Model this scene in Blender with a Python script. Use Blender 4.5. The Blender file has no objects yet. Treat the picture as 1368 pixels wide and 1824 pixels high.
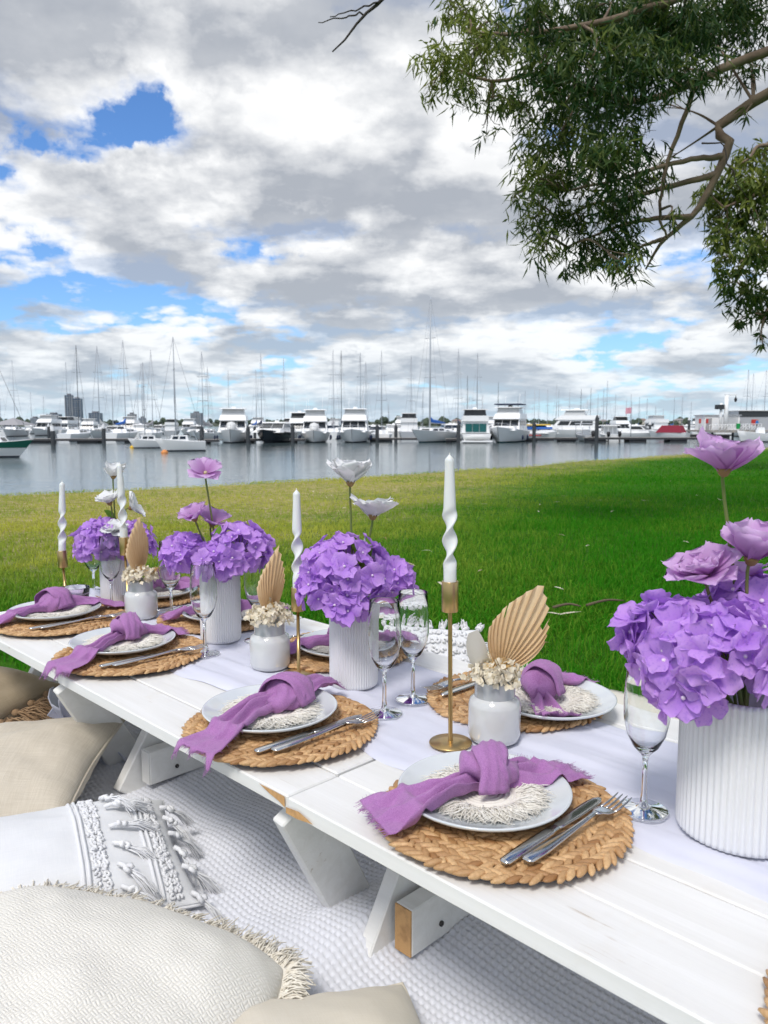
import bpy, math, random
import numpy as np
from mathutils import Vector, Matrix, Quaternion, noise as mnoise
R = math.radians
PI = math.pi
scene = bpy.context.scene
col = scene.collection

# ------------------------------------------------------------------ camera
CAMZ = 0.82
cam_data = bpy.data.cameras.new('camera')
cam = bpy.data.objects.new('camera', cam_data)
col.objects.link(cam)
cam.location = (0, 0, CAMZ)
cam.rotation_euler = (R(90 - 6.318), 0, 0)
cam_data.sensor_fit = 'HORIZONTAL'
cam_data.sensor_width = 36.0
cam_data.lens = 36.0 * 1400 / 1368
cam_data.clip_start = 0.05
cam_data.clip_end = 30000
cam_data.dof.use_dof = True
cam_data.dof.focus_distance = 1.45
cam_data.dof.aperture_fstop = 16.0
scene.camera = cam

# ------------------------------------------------------------------ light
CLOUD_SEED = 27.7
SUN_EL, SUN_AZ = 56.0, 205.0       # azimuth clockwise from +Y (view direction)
sun_data = bpy.data.lights.new('sun', 'SUN')
sun = bpy.data.objects.new('sun', sun_data)
col.objects.link(sun)
sun_data.energy = 1.8
sun_data.angle = R(16)
sun_data.color = (1.0, 0.965, 0.92)
_sd = Vector((math.sin(R(SUN_AZ)) * math.cos(R(SUN_EL)), math.cos(R(SUN_AZ)) * math.cos(R(SUN_EL)), math.sin(R(SUN_EL))))
sun.rotation_euler = (-_sd).to_track_quat('-Z', 'Y').to_euler()
sun.location = _sd * 30

scene.view_settings.view_transform = 'Standard'
scene.view_settings.look = 'None'
scene.view_settings.exposure = 0.38
scene.view_settings.gamma = 1.0
scene.view_settings.use_curve_mapping = False
scene.render.engine = 'CYCLES'
scene.cycles.max_bounces = 12
scene.cycles.diffuse_bounces = 3
scene.cycles.glossy_bounces = 3
scene.cycles.transmission_bounces = 12
scene.cycles.transparent_max_bounces = 8
scene.cycles.use_denoising = True
scene.cycles.adaptive_threshold = 0.02
scene.cycles.sample_clamp_indirect = 4.0

# ------------------------------------------------------------------ node helpers
class NT:
    def __init__(s, tree):
        s.t = tree
        s.n = tree.nodes
        s.l = tree.links
    def new(s, typ, **kw):
        n = s.n.new(typ)
        for k, v in kw.items():
            setattr(n, k, v)
        return n
    def put(s, sock, v):
        if hasattr(v, 'is_output') or isinstance(v, bpy.types.NodeSocket):
            s.l.new(v, sock)
        else:
            sock.default_value = v
    def m(s, op, a, b=None, c=None, clamp=False):
        n = s.new('ShaderNodeMath', operation=op, use_clamp=clamp)
        s.put(n.inputs[0], a)
        if b is not None: s.put(n.inputs[1], b)
        if c is not None: s.put(n.inputs[2], c)
        return n.outputs[0]
    def mix(s, f, a, b, blend='MIX'):
        n = s.new('ShaderNodeMix', data_type='RGBA', blend_type=blend)
        s.put(n.inputs[0], f); s.put(n.inputs[6], a); s.put(n.inputs[7], b)
        return n.outputs[2]
    def noise(s, vec, scale, detail=4, rough=0.5, dist=0.0, dim='3D'):
        n = s.new('ShaderNodeTexNoise', noise_dimensions=dim)
        if vec is not None: s.l.new(vec, n.inputs['Vector'])
        n.inputs['Scale'].default_value = scale
        n.inputs['Detail'].default_value = detail
        n.inputs['Roughness'].default_value = rough
        n.inputs['Distortion'].default_value = dist
        return n.outputs[0]
    def ramp(s, f, lo, hi, a=0.0, b=1.0):
        n = s.new('ShaderNodeMapRange', clamp=True)
        s.put(n.inputs[0], f); s.put(n.inputs[1], lo); s.put(n.inputs[2], hi)
        s.put(n.inputs[3], a); s.put(n.inputs[4], b)
        return n.outputs[0]
    def comb(s, x, y, z):
        n = s.new('ShaderNodeCombineXYZ')
        s.put(n.inputs[0], x); s.put(n.inputs[1], y); s.put(n.inputs[2], z)
        return n.outputs[0]
    def sep(s, v):
        n = s.new('ShaderNodeSeparateXYZ'); s.l.new(v, n.inputs[0])
        return n.outputs
    def mapping(s, v, scale=(1, 1, 1), loc=(0, 0, 0), rot=(0, 0, 0)):
        n = s.new('ShaderNodeMapping'); s.l.new(v, n.inputs[0])
        n.inputs['Scale'].default_value = scale
        n.inputs['Location'].default_value = loc
        n.inputs['Rotation'].default_value = rot
        return n.outputs[0]

# ------------------------------------------------------------------ sky: blue air with a cumulus deck
world = bpy.data.worlds.new('World')
scene.world = world
world.use_nodes = True
w = NT(world.node_tree)
w.n.clear()
out = w.new('ShaderNodeOutputWorld')
bg = w.new('ShaderNodeBackground')
w.l.new(bg.outputs[0], out.inputs[0])
SKY_STRENGTH = 0.1
bg.inputs[1].default_value = SKY_STRENGTH
sky = w.new('ShaderNodeTexSky', sky_type='NISHITA')
sky.sun_disc = False
sky.sun_elevation = R(SUN_EL)
sky.sun_rotation = R(SUN_AZ)
sky.air_density = 1.0
sky.dust_density = 0.4
sky.ozone_density = 2.5
tc = w.new('ShaderNodeTexCoord')
D = tc.outputs['Generated']
dx, dy, dz0 = w.sep(D)
dz = w.m('ADD', w.m('MAXIMUM', dz0, 0.0), 0.20)
qx = w.m('DIVIDE', dx, dz)
qy = w.m('DIVIDE', dy, dz)
# broad gaps and thick banks of the cloud deck, as directions (azimuth, elevation in degrees): (az, el, half-width, half-height, amount)
BANKS = [(-16.8, 21.2, 2.0, 2.5, -0.18), (-18.6, 18.4, 4.1, 1.7, -0.18), (-23.1, 17.4, 2.9, 1.0, -0.20), (-21.0, 10.5, 4.5, 1.1, -0.10), (-10.0, 11.6, 2.5, 1.1, -0.12), (-3.3, 13.0, 3.3, 1.0, -0.12), (2.0, 8.9, 2.0, 0.5, -0.12), (-15.2, 2.6, 6.5, 0.6, -0.10), (14.4, 4.5, 2.9, 0.5, -0.10), (-4.9, 15.7, 6.1, 2.0, 0.12), (-23.9, 13.3, 4.9, 1.6, 0.08), (-19.7, 24.3, 15.6, 2.3, 0.16), (-1.7, 25.0, 8.2, 2.3, 0.12), (2.2, 21.6, 4.9, 2.9, 0.12), (-19.1, 16.2, 7.8, 1.3, 0.16), (6.6, 11.1, 7.8, 1.4, 0.13), (-2.6, 9.1, 8.2, 0.9, 0.10), (-12.8, 18.7, 2.9, 1.6, -0.06), (-2.6, 4.7, 16.4, 0.8, 0.08)]
wn = w.new('ShaderNodeTexNoise'); w.l.new(D, wn.inputs['Vector'])
wn.inputs['Scale'].default_value = 9.0; wn.inputs['Detail'].default_value = 6.0; wn.inputs['Roughness'].default_value = 0.62
wx, wy, wz = w.sep(wn.outputs['Color'])
az = w.m('ADD', w.m('MULTIPLY', w.m('ARCTAN2', dx, dy), 57.29578), w.m('MULTIPLY', w.m('SUBTRACT', wx, 0.5), 13.0))
el0 = w.m('MULTIPLY', w.m('ARCSINE', dz0), 57.29578)
el = w.m('ADD', el0, w.m('MULTIPLY', w.m('SUBTRACT', wy, 0.5), 7.0))
azel = w.comb(az, el, 0.0)
bias = None
for (a0, e0, sa, se, amp) in BANKS:
    vm = w.new('ShaderNodeVectorMath', operation='MULTIPLY_ADD')
    w.l.new(azel, vm.inputs[0]); vm.inputs[1].default_value = (1 / sa, 1 / se, 0); vm.inputs[2].default_value = (-a0 / sa, -e0 / se, 0)
    dp = w.new('ShaderNodeVectorMath', operation='DOT_PRODUCT')
    w.l.new(vm.outputs[0], dp.inputs[0]); w.l.new(vm.outputs[0], dp.inputs[1])
    bias = w.m('MULTIPLY_ADD', w.m('POWER', 0.36788, dp.outputs['Value']), amp, 0.0 if bias is None else bias)
SC = 1.0 / SKY_STRENGTH
blue = w.mix(1.0, sky.outputs[0], (0.66, 0.95, 1.30, 1), 'MULTIPLY')
T = None
C = None
NS = 5
shade = w.noise(w.comb(w.m('MULTIPLY', qx, 1.0), w.m('MULTIPLY', qy, 1.0), 9.1), 1.0, 3, 0.5)
# cauliflower billows: rounded cells, each a lit dome with a darker crease round it
vo = w.new('ShaderNodeTexVoronoi', voronoi_dimensions='2D', feature='F1')
wq = w.new('ShaderNodeVectorMath', operation='MULTIPLY_ADD'); w.l.new(wn.outputs['Color'], wq.inputs[0]); wq.inputs[1].default_value = (0.35, 0.35, 0.0); w.l.new(w.comb(qx, qy, 0.0), wq.inputs[2])
w.l.new(wq.outputs[0], vo.inputs['Vector'])
vo.inputs['Scale'].default_value = 3.6; vo.inputs['Detail'].default_value = 2.0; vo.inputs['Roughness'].default_value = 0.55; vo.inputs['Lacunarity'].default_value = 2.2
puff = w.m('SUBTRACT', 0.46, vo.outputs['Distance'])
ns = []
for k in range(NS):
    t = k / (NS - 1)
    h = 1.0 + 0.20 * t
    P = w.comb(w.m('MULTIPLY', qx, h), w.m('MULTIPLY', qy, h), CLOUD_SEED + 0.35 * t)
    n = w.noise(P, 1.75, (7, 6, 6, 5, 5)[k], 0.58)
    ns.append(w.m('ADD', w.m('MULTIPLY', n, 1.25), w.m('MULTIPLY_ADD', puff, 0.16, w.m('SUBTRACT', bias, 0.125))))
for k in range(NS):
    t = k / (NS - 1)
    n = ns[k]
    thr = 0.312 + 0.22 * t ** 0.8
    thick = w.m('SUBTRACT', n, thr)
    a = w.ramp(thick, 0.0, 0.105 + 0.03 * t, 0.0, 0.97 if k else 0.80)
    # side of a billow turned to the sun behind the camera: density grows along the view ray
    face = w.m('MULTIPLY', w.m('SUBTRACT', ns[min(k + 2, NS - 1)], ns[min(k, NS - 3)]), 3.2)
    lit = w.m('SUBTRACT', w.m('ADD', w.m('MULTIPLY', shade, 2.3), -0.13 + 0.42 * t), w.m('MULTIPLY', thick, 1.2 - 0.5 * t))
    lit = w.m('SUBTRACT', lit, w.m('MULTIPLY', bias, 1.7))
    lit = w.m('ADD', w.m('MULTIPLY_ADD', puff, 0.75, lit), face, clamp=True)
    if T is None:
        Sw, Sl, T = a, w.m('MULTIPLY', a, lit), w.m('SUBTRACT', 1.0, a)
    else:
        ta = w.m('MULTIPLY', T, a)
        Sw = w.m('ADD', Sw, ta)
        Sl = w.m('MULTIPLY_ADD', ta, lit, Sl)
        T = w.m('SUBTRACT', T, ta)
def scaled(colr, f):
    v_ = w.new('ShaderNodeVectorMath', operation='SCALE')
    w.put(v_.inputs[0], colr); w.put(v_.inputs['Scale'], f)
    return v_.outputs[0]
def vadd(p, q):
    v_ = w.new('ShaderNodeVectorMath', operation='ADD'); w.l.new(p, v_.inputs[0]); w.l.new(q, v_.inputs[1])
    return v_.outputs[0]
C = vadd(scaled((0.34 * SC, 0.365 * SC, 0.41 * SC), w.m('SUBTRACT', Sw, Sl)), scaled((0.80 * SC, 0.805 * SC, 0.81 * SC), Sl))
C = vadd(C, scaled(blue, T))
# far cloud fades into the pale air low over the horizon, all round
hz = w.m('MULTIPLY', w.m('EXPONENT', w.m('MULTIPLY', w.m('MAXIMUM', el0, 0.0), -0.28)), 0.62)
C = w.mix(hz, C, (0.46 * SC, 0.61 * SC, 0.74 * SC, 1))
w.l.new(C, bg.inputs[0])
world.cycles.sampling_method = 'MANUAL'
world.cycles.sample_map_resolution = 512

# ------------------------------------------------------------------ object helpers
def tag(o, label=None, cat=None, group=None, kind=None):
    if label: o['label'] = label
    if cat: o['category'] = cat
    if group: o['group'] = group
    if kind: o['kind'] = kind
    return o

def thing(name, label, cat, loc=(0, 0, 0), rotz=0.0, group=None, scale=1.0):
    o = bpy.data.objects.new(name, None)
    o.empty_display_size = 0.05
    col.objects.link(o)
    o.location = loc
    o.rotation_euler = (0, 0, rotz)
    o.scale = (scale,) * 3 if not hasattr(scale, '__len__') else scale
    return tag(o, label, cat, group)

class MB:
    """collects vertices and faces for one mesh"""
    def __init__(s):
        s.v = []; s.f = []; s.mi = []; s.tint = []
    def add(s, v, f, mi=0, tint=None):
        o = len(s.v)
        s.v.extend([tuple(p) for p in v])
        s.f.extend([tuple(i + o for i in q) for q in f])
        s.mi.extend([mi] * len(f))
        s.tint.extend([tint if tint is not None else 0.5] * len(v))
        return s
    def xform(s, M):
        s.v = [tuple(M @ Vector(p)) for p in s.v]
        return s
    def mesh(s, name, mats, smooth=True):
        me = bpy.data.meshes.new(name)
        me.from_pydata(s.v, [], s.f)
        for m_ in (mats if isinstance(mats, (list, tuple)) else [mats]):
            me.materials.append(m_)
        if any(s.mi):
            me.polygons.foreach_set('material_index', s.mi)
        at = me.attributes.new('tint', 'FLOAT', 'POINT')
        at.data.foreach_set('value', s.tint)
        me.polygons.foreach_set('use_smooth', [smooth] * len(me.polygons))
        me.update()
        return me
    def build(s, name, mats, parent=None, smooth=True, loc=None, rot=None, angle=None):
        return obj(name, s.mesh(name, mats, smooth), parent, loc, rot, angle)

def obj(name, me, parent=None, loc=None, rot=None, angle=None):
    o = bpy.data.objects.new(name, me)
    col.objects.link(o)
    if parent is not None: o.parent = parent
    if loc is not None: o.location = loc
    if rot is not None: o.rotation_euler = rot
    if angle is not None:
        flat_by_angle(me, angle)
    return o

def flat_by_angle(me, deg):
    """keep smooth shading but mark edges sharper than deg as sharp"""
    me.calc_loop_triangles()
    ef = {}
    for p in me.polygons:
        for k in p.edge_keys:
            ef.setdefault(k, []).append(p.normal.copy())
    cs = math.cos(R(deg))
    for e in me.edges:
        ns = ef.get(e.key, [])
        if len(ns) == 2 and ns[0].dot(ns[1]) < cs:
            e.use_edge_sharp = True

def copy_tree(o, parent=None):
    c = o.copy()
    col.objects.link(c)
    c.parent = parent
    for ch in list(o.children):
        copy_tree(ch, c)
    return c

def lathe(prof, n=32):
    v = []; f = []
    for (r, z) in prof:
        for i in range(n):
            a = 2 * PI * i / n
            v.append((r * math.cos(a), r * math.sin(a), z))
    for j in range(len(prof) - 1):
        for i in range(n):
            i2 = (i + 1) % n
            f.append((j * n + i, j * n + i2, (j + 1) * n + i2, (j + 1) * n + i))
    return v, f

def box(x0, x1, y0, y1, z0, z1):
    v = [(x0, y0, z0), (x1, y0, z0), (x1, y1, z0), (x0, y1, z0), (x0, y0, z1), (x1, y0, z1), (x1, y1, z1), (x0, y1, z1)]
    f = [(0, 3, 2, 1), (4, 5, 6, 7), (0, 1, 5, 4), (1, 2, 6, 5), (2, 3, 7, 6), (3, 0, 4, 7)]
    return v, f

def bbox_bevel(x0, x1, y0, y1, z0, z1, b):
    """box with chamfered edges (24 verts)"""
    v = []
    xs, ys, zs = (x0, x1), (y0, y1), (z0, z1)
    idx = {}
    for i in (0, 1):
        for j in (0, 1):
            for k in (0, 1):
                sx, sy, sz = (1 if i == 0 else -1), (1 if j == 0 else -1), (1 if k == 0 else -1)
                for ax in range(3):
                    p = [xs[i], ys[j], zs[k]]
                    if ax != 0: p[0] += sx * b
                    if ax != 1: p[1] += sy * b
                    if ax != 2: p[2] += sz * b
                    idx[(i, j, k, ax)] = len(v)
                    v.append(tuple(p))
    f = []
    for i in (0, 1):
        q = [idx[(i, 0, 0, 0)], idx[(i, 1, 0, 0)], idx[(i, 1, 1, 0)], idx[(i, 0, 1, 0)]]
        f.append(q if i else q[::-1])
        q = [idx[(0, i, 0, 1)], idx[(1, i, 0, 1)], idx[(1, i, 1, 1)], idx[(0, i, 1, 1)]]
        f.append(q[::-1] if i else q)
        q = [idx[(0, 0, i, 2)], idx[(1, 0, i, 2)], idx[(1, 1, i, 2)], idx[(0, 1, i, 2)]]
        f.append(q if i else q[::-1])
    for i in (0, 1):
        for j in (0, 1):
            f.append([idx[(i, j, 0, 0)], idx[(i, j, 1, 0)], idx[(i, j, 1, 1)], idx[(i, j, 0, 1)]])
            f.append([idx[(i, 0, j, 0)], idx[(i, 1, j, 0)], idx[(i, 1, j, 2)], idx[(i, 0, j, 2)]])
            f.append([idx[(0, i, j, 1)], idx[(1, i, j, 1)], idx[(1, i, j, 2)], idx[(0, i, j, 2)]])
            for k in (0, 1):
                f.append([idx[(i, j, k, 0)], idx[(i, j, k, 1)], idx[(i, j, k, 2)]])
    return v, f

def frame_along(pts):
    pts = [Vector(p) for p in pts]
    tans = []
    for i in range(len(pts)):
        a = pts[max(i - 1, 0)]; b = pts[min(i + 1, len(pts) - 1)]
        d = (b - a)
        tans.append(d.normalized() if d.length > 1e-9 else Vector((0, 0, 1)))
    ref = Vector((0, 0, 1)) if abs(tans[0].z) < 0.9 else Vector((1, 0, 0))
    nrm = (ref - tans[0] * ref.dot(tans[0])).normalized()
    fr = []
    for t in tans:
        nrm = nrm - t * nrm.dot(t)
        nrm = nrm.normalized() if nrm.length > 1e-6 else t.orthogonal().normalized()
        fr.append((t, nrm, t.cross(nrm)))
    return pts, fr

def tube(pts, rad, n=6, cap=True):
    pts, fr = frame_along(pts)
    if not hasattr(rad, '__len__'): rad = [rad] * len(pts)
    v = []; f = []
    for p, (t, a, b), r in zip(pts, fr, rad):
        for i in range(n):
            an = 2 * PI * i / n
            v.append(p + a * (r * math.cos(an)) + b * (r * math.sin(an)))
    for j in range(len(pts) - 1):
        for i in range(n):
            i2 = (i + 1) % n
            f.append((j * n + i, j * n + i2, (j + 1) * n + i2, (j + 1) * n + i))
    if cap:
        f.append(tuple(range(n))[::-1])
        f.append(tuple((len(pts) - 1) * n + i for i in range(n)))
    return v, f

def spline(pts, n):
    """Catmull-Rom through pts, n samples"""
    P = [Vector(p) for p in pts]
    P = [P[0] * 2 - P[1]] + P + [P[-1] * 2 - P[-2]]
    segs = len(P) - 3
    outp = []
    for i in range(n):
        u = i / (n - 1) * segs
        k = min(int(u), segs - 1); t = u - k
        a, b, c, d = P[k:k + 4]
        outp.append(0.5 * ((2 * b) + (c - a) * t + (2 * a - 5 * b + 4 * c - d) * t * t + (3 * b - a - 3 * c + d) * t ** 3))
    return outp

def grid_faces(nu, nv, off=0):
    return [(off + i * nv + j, off + (i + 1) * nv + j, off + (i + 1) * nv + j + 1, off + i * nv + j + 1)
            for i in range(nu - 1) for j in range(nv - 1)]

def np_mesh(name, V, F, mats, smooth=True, tint=None):
    """V (n,3), F (m,4) or (m,3) numpy arrays"""
    me = bpy.data.meshes.new(name)
    V = np.asarray(V, dtype=np.float32); F = np.asarray(F, dtype=np.int32)
    k = F.shape[1]
    me.vertices.add(len(V)); me.vertices.foreach_set('co', V.ravel())
    me.loops.add(F.size); me.loops.foreach_set('vertex_index', F.ravel())
    me.polygons.add(len(F))
    me.polygons.foreach_set('loop_start', np.arange(0, F.size, k, dtype=np.int32))
    me.polygons.foreach_set('use_smooth', np.full(len(F), smooth))
    for m_ in (mats if isinstance(mats, (list, tuple)) else [mats]):
        me.materials.append(m_)
    if tint is not None:
        at = me.attributes.new('tint', 'FLOAT', 'POINT')
        at.data.foreach_set('value', np.asarray(tint, dtype=np.float32))
    me.update(calc_edges=True)
    me.validate()
    return me

def sm(a, b, x):
    t = min(1.0, max(0.0, (x - a) / (b - a)))
    return t * t * (3 - 2 * t)

# ------------------------------------------------------------------ materials
MATS = {}
def mat(name, color, rough=0.6, metal=0.0, bump=None, var=None, tint=None, rnd=None, coat=0.0, sub=0.0, trans=0.0, spec=0.5, sheen=0.0, rs=1.0):
    """Principled material. bump=(scale, strength, distance); var=(scale, colour2, lo, hi) noise blend;
    tint=(colour_a, colour_b) by the mesh attribute; rnd=(colour2) blend by object random"""
    m_ = bpy.data.materials.new(name)
    m_.use_nodes = True
    nt = NT(m_.node_tree)
    b = nt.n['Principled BSDF']
    c = (*color, 1)
    b.inputs['Base Color'].default_value = c
    b.inputs['Roughness'].default_value = rough
    b.inputs['Metallic'].default_value = metal
    b.inputs['Specular IOR Level'].default_value = spec
    b.inputs['Coat Weight'].default_value = coat
    if sheen:
        b.inputs['Sheen Weight'].default_value = sheen
        b.inputs['Sheen Roughness'].default_value = 0.6
    if sub:
        b.inputs['Subsurface Weight'].default_value = sub
        b.inputs['Subsurface Radius'].default_value = (0.01, 0.008, 0.006)
    tcn = nt.new('ShaderNodeTexCoord')
    ob = tcn.outputs['Object']
    cur = None
    if tint:
        at = nt.new('ShaderNodeAttribute', attribute_name='tint')
        cur = nt.mix(at.outputs['Fac'], (*tint[0], 1), (*tint[1], 1))
    if rnd:
        oi = nt.new('ShaderNodeObjectInfo')
        cur = nt.mix(nt.m('MULTIPLY', oi.outputs['Random'], rs), cur if cur is not None else c, (*rnd, 1))
    if var:
        f = nt.ramp(nt.noise(ob, var[0], 5, 0.55), var[2], var[3])
        cur = nt.mix(f, cur if cur is not None else c, (*var[1], 1))
    if cur is not None:
        nt.l.new(cur, b.inputs['Base Color'])
    if bump:
        bn = nt.new('ShaderNodeBump')
        bn.inputs['Strength'].default_value = bump[1]
        bn.inputs['Distance'].default_value = bump[2]
        nt.l.new(nt.noise(ob, bump[0], 4, 0.6), bn.inputs['Height'])
        nt.l.new(bn.outputs[0], b.inputs['Normal'])
    if trans:
        # thin leaf / petal: part of the light passes through
        tr = nt.new('ShaderNodeBsdfTranslucent')
        if cur is not None: nt.l.new(cur, tr.inputs[0])
        else: tr.inputs[0].default_value = c
        mx = nt.new('ShaderNodeMixShader'); mx.inputs[0].default_value = trans
        nt.l.new(b.outputs[0], mx.inputs[1]); nt.l.new(tr.outputs[0], mx.inputs[2])
        nt.l.new(mx.outputs[0], nt.n['Material Output'].inputs[0])
    MATS[name] = m_
    return m_

# ================================================================== setting
WATER_Z = -1.40
SHORE = [(-60, -32), (-20, -2.6), (-10, 5.2), (-4.5, 9.3), (-2.9, 10.5), (-0.74, 12.3), (2.4, 15.7), (7, 20.9), (9.5, 23.9), (14.7, 30), (30, 46), (90, 80)]
def shore_y(x):
    for (a, b), (c, d) in zip(SHORE, SHORE[1:]):
        if x <= c:
            return b + (d - b) * (x - a) / (c - a)
    return SHORE[-1][1]

# ---- lawn: flat to the edge, then a short bank down to the water
m_lawn = bpy.data.materials.new('lawn_turf'); m_lawn.use_nodes = True
nt = NT(m_lawn.node_tree); b = nt.n['Principled BSDF']; b.inputs['Roughness'].default_value = 0.95
b.inputs['Specular IOR Level'].default_value = 0.1
ob = nt.new('ShaderNodeTexCoord').outputs['Object']
at = nt.new('ShaderNodeAttribute', attribute_name='tint').outputs['Fac']
n1 = nt.noise(ob, 0.9, 6, 0.6)
n2 = nt.noise(ob, 9.0, 5, 0.65)
green = nt.mix(nt.ramp(n2, 0.3, 0.7), (0.025, 0.115, 0.006, 1), (0.075, 0.210, 0.014, 1))
dry = nt.mix(nt.ramp(n2, 0.35, 0.65), (0.26, 0.26, 0.05, 1), (0.52, 0.42, 0.22, 1))  # dry turf tones, also used for the painted sunlit side
f = nt.m('ADD', at, nt.m('MULTIPLY', nt.m('SUBTRACT', n1, 0.5), 1.1))
f = nt.m('ADD', f, nt.m('MULTIPLY', nt.m('SUBTRACT', n2, 0.5), 0.5))
nt.l.new(nt.mix(nt.ramp(f, 0.30, 1.0), green, dry), b.inputs['Base Color'])
bn = nt.new('ShaderNodeBump'); bn.inputs['Strength'].default_value = 0.8; bn.inputs['Distance'].default_value = 0.03
nt.l.new(nt.noise(ob, 40, 5, 0.7), bn.inputs['Height']); nt.l.new(bn.outputs[0], b.inputs['Normal'])

def dry_sunlit(x, y):
    """0 lush .. 1 worn dry turf, with sunlit yellow painted in: a strip along the shore, wider on the left"""
    d = (shore_y(x) - y) * 0.72
    wdt = 2.2 + 6.5 * sm(7, -2.0, x)
    k = 1 - sm(0.2, wdt, d)
    k = k * 0.80
    k += 0.36 * sm(2.6, -1.6, x) * sm(2.8, 5.5, y)  # broad left side: sunlit yellow-green put into the turf colour
    k += 0.35 * math.exp(-((x + 3.6) / 1.6) ** 2 - ((y - 8.0) / 0.9) ** 2)
    k += 0.30 * math.exp(-((x + 0.6) / 2.2) ** 2 - ((y - 11.4) / 0.6) ** 2)
    k += 0.25 * math.exp(-((x - 7.5) / 3.0) ** 2 - ((y - 20.3) / 1.0) ** 2)
    k += 0.16 * math.exp(-((x - 1.9) / 0.8) ** 2 - ((y - 8.6) / 0.7) ** 2)
    return min(1.0, k)

def sm(a, b_, x):
    t = min(1.0, max(0.0, (x - a) / (b_ - a)))
    return t * t * (3 - 2 * t)

def ground_z(x, y):
    return 0.035 * (mnoise.noise((x * 0.35, y * 0.35, 3.1))) * sm(2.2, 6.0, math.hypot(x, y))

xs = [-60, -45, -30, -22] + [-16 + 0.4 * i for i in range(int(34 / 0.4))] + [19, 23, 28, 34, 42, 55, 70, 90]
offs = [-140, -80, -50, -38] + [-30 + 0.5 * i for i in range(59)] + [-0.4, -0.2, 0, 0.3, 0.7, 1.2, 2.0, 3.5, 6]
V = []; tn = []
for x in xs:
    sy = shore_y(x)
    for o in offs:
        y = sy + o
        z = ground_z(x, y)
        if o > -0.4:
            z += -1.75 * sm(-0.4, 3.2, o) - 0.02
        V.append((x, y, z)); tn.append(dry_sunlit(x, y))
me = np_mesh('lawn', V, grid_faces(len(xs), len(offs)), m_lawn, True, tn)
tag(obj('lawn', me), kind='structure')

# ---- grass blades
m_grass = mat('grass_blades', (0.05, 0.12, 0.01), 0.75, tint=((0.044, 0.260, 0.009), (0.52, 0.54, 0.085)), trans=0.35, spec=0.08)
rng = np.random.default_rng(7)
def grass_batch(n, y0, y1, ln, wd, seg):
    u = rng.random(n)
    y = y0 * (y1 / y0) ** u if y0 > 0 else y0 + (y1 - y0) * u
    x = (rng.random(n) * 2 - 1) * (0.53 * y + 1.2)
    keep = []
    tt = []
    zz = []
    for i in range(n):
        if y[i] > shore_y(x[i]) - 0.02: keep.append(False); continue
        uu = (-x[i] + y[i]) * 0.70711; vv = (x[i] + y[i]) * 0.70711
        if -1.0 < uu < 2.33 and vv < 2.10: keep.append(False); continue
        if uu < 2.9 and vv < 0.95: keep.append(False); continue
        keep.append(True)
        tt.append(dry_sunlit(x[i], y[i])); zz.append(ground_z(x[i], y[i]))
    keep = np.array(keep)
    x, y = x[keep], y[keep]; tt = np.array(tt); zz = np.array(zz); n = len(x)
    ang = rng.random(n) * 2 * PI
    lean = 0.15 + 0.75 * rng.random(n)
    la = rng.random(n) * 2 * PI
    L = ln * (0.55 + 0.8 * rng.random(n)) * (1 - 0.45 * np.minimum(tt, 1))
    W_ = wd * (0.7 + 0.6 * rng.random(n))
    base = np.stack([x, y, zz - 0.004], 1)
    side = np.stack([np.cos(ang), np.sin(ang), np.zeros(n)], 1) * W_[:, None] * 0.5
    ld = np.stack([np.cos(la), np.sin(la), np.zeros(n)], 1)
    tip = base + ld * (L * lean)[:, None] + np.array([0, 0, 1]) * (L * np.sqrt(np.maximum(0.05, 1 - lean ** 2 * 0.9)))[:, None]
    mid = base + ld * (L * lean * 0.3)[:, None] + np.array([0, 0, 1]) * (L * 0.6)[:, None]
    pn = np.array([mnoise.noise((a * 0.9, c * 0.9, 5.0)) + .6 * mnoise.noise((a * 3.1, c * 3.1, 8.0)) for a, c in zip(x, y)])
    tint = np.clip(tt * 0.95 + 0.62 * pn * (0.22 + tt) + (rng.random(n) - 0.45) * 0.30, 0, 1)
    if seg == 1:
        V = np.concatenate([base - side, base + side, tip], 1).reshape(-1, 3)
        F = np.arange(3 * n).reshape(-1, 3)
        return V, F, np.repeat(tint, 3)
    V = np.concatenate([base - side, base + side, mid - side * 0.8, mid + side * 0.8, tip], 1).reshape(-1, 3)
    o = np.arange(n)[:, None] * 5
    F = np.concatenate([o + np.array([[0, 1, 3]]), o + np.array([[0, 3, 2]]), o + np.array([[2, 3, 4]])], 1).reshape(-1, 3)
    return V, F, np.repeat(tint, 5)
Vs = []; Fs = []; Ts = []; off = 0
for args in ((46000, 1.9, 3.6, 0.055, 0.0042, 2), (90000, 3.0, 6.5, 0.055, 0.0055, 2), (90000, 6.0, 12.5, 0.050, 0.0085, 1), (70000, 11.0, 30, 0.050, 0.016, 1)):
    V, F, tq = grass_batch(*args)
    Vs.append(V); Fs.append(F + off); Ts.append(tq); off += len(V)
me = np_mesh('grass', np.concatenate(Vs), np.concatenate(Fs), m_grass, False, np.concatenate(Ts))
tag(obj('grass', me), 'short mown grass blades over the whole lawn', 'grass', kind='stuff')

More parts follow.
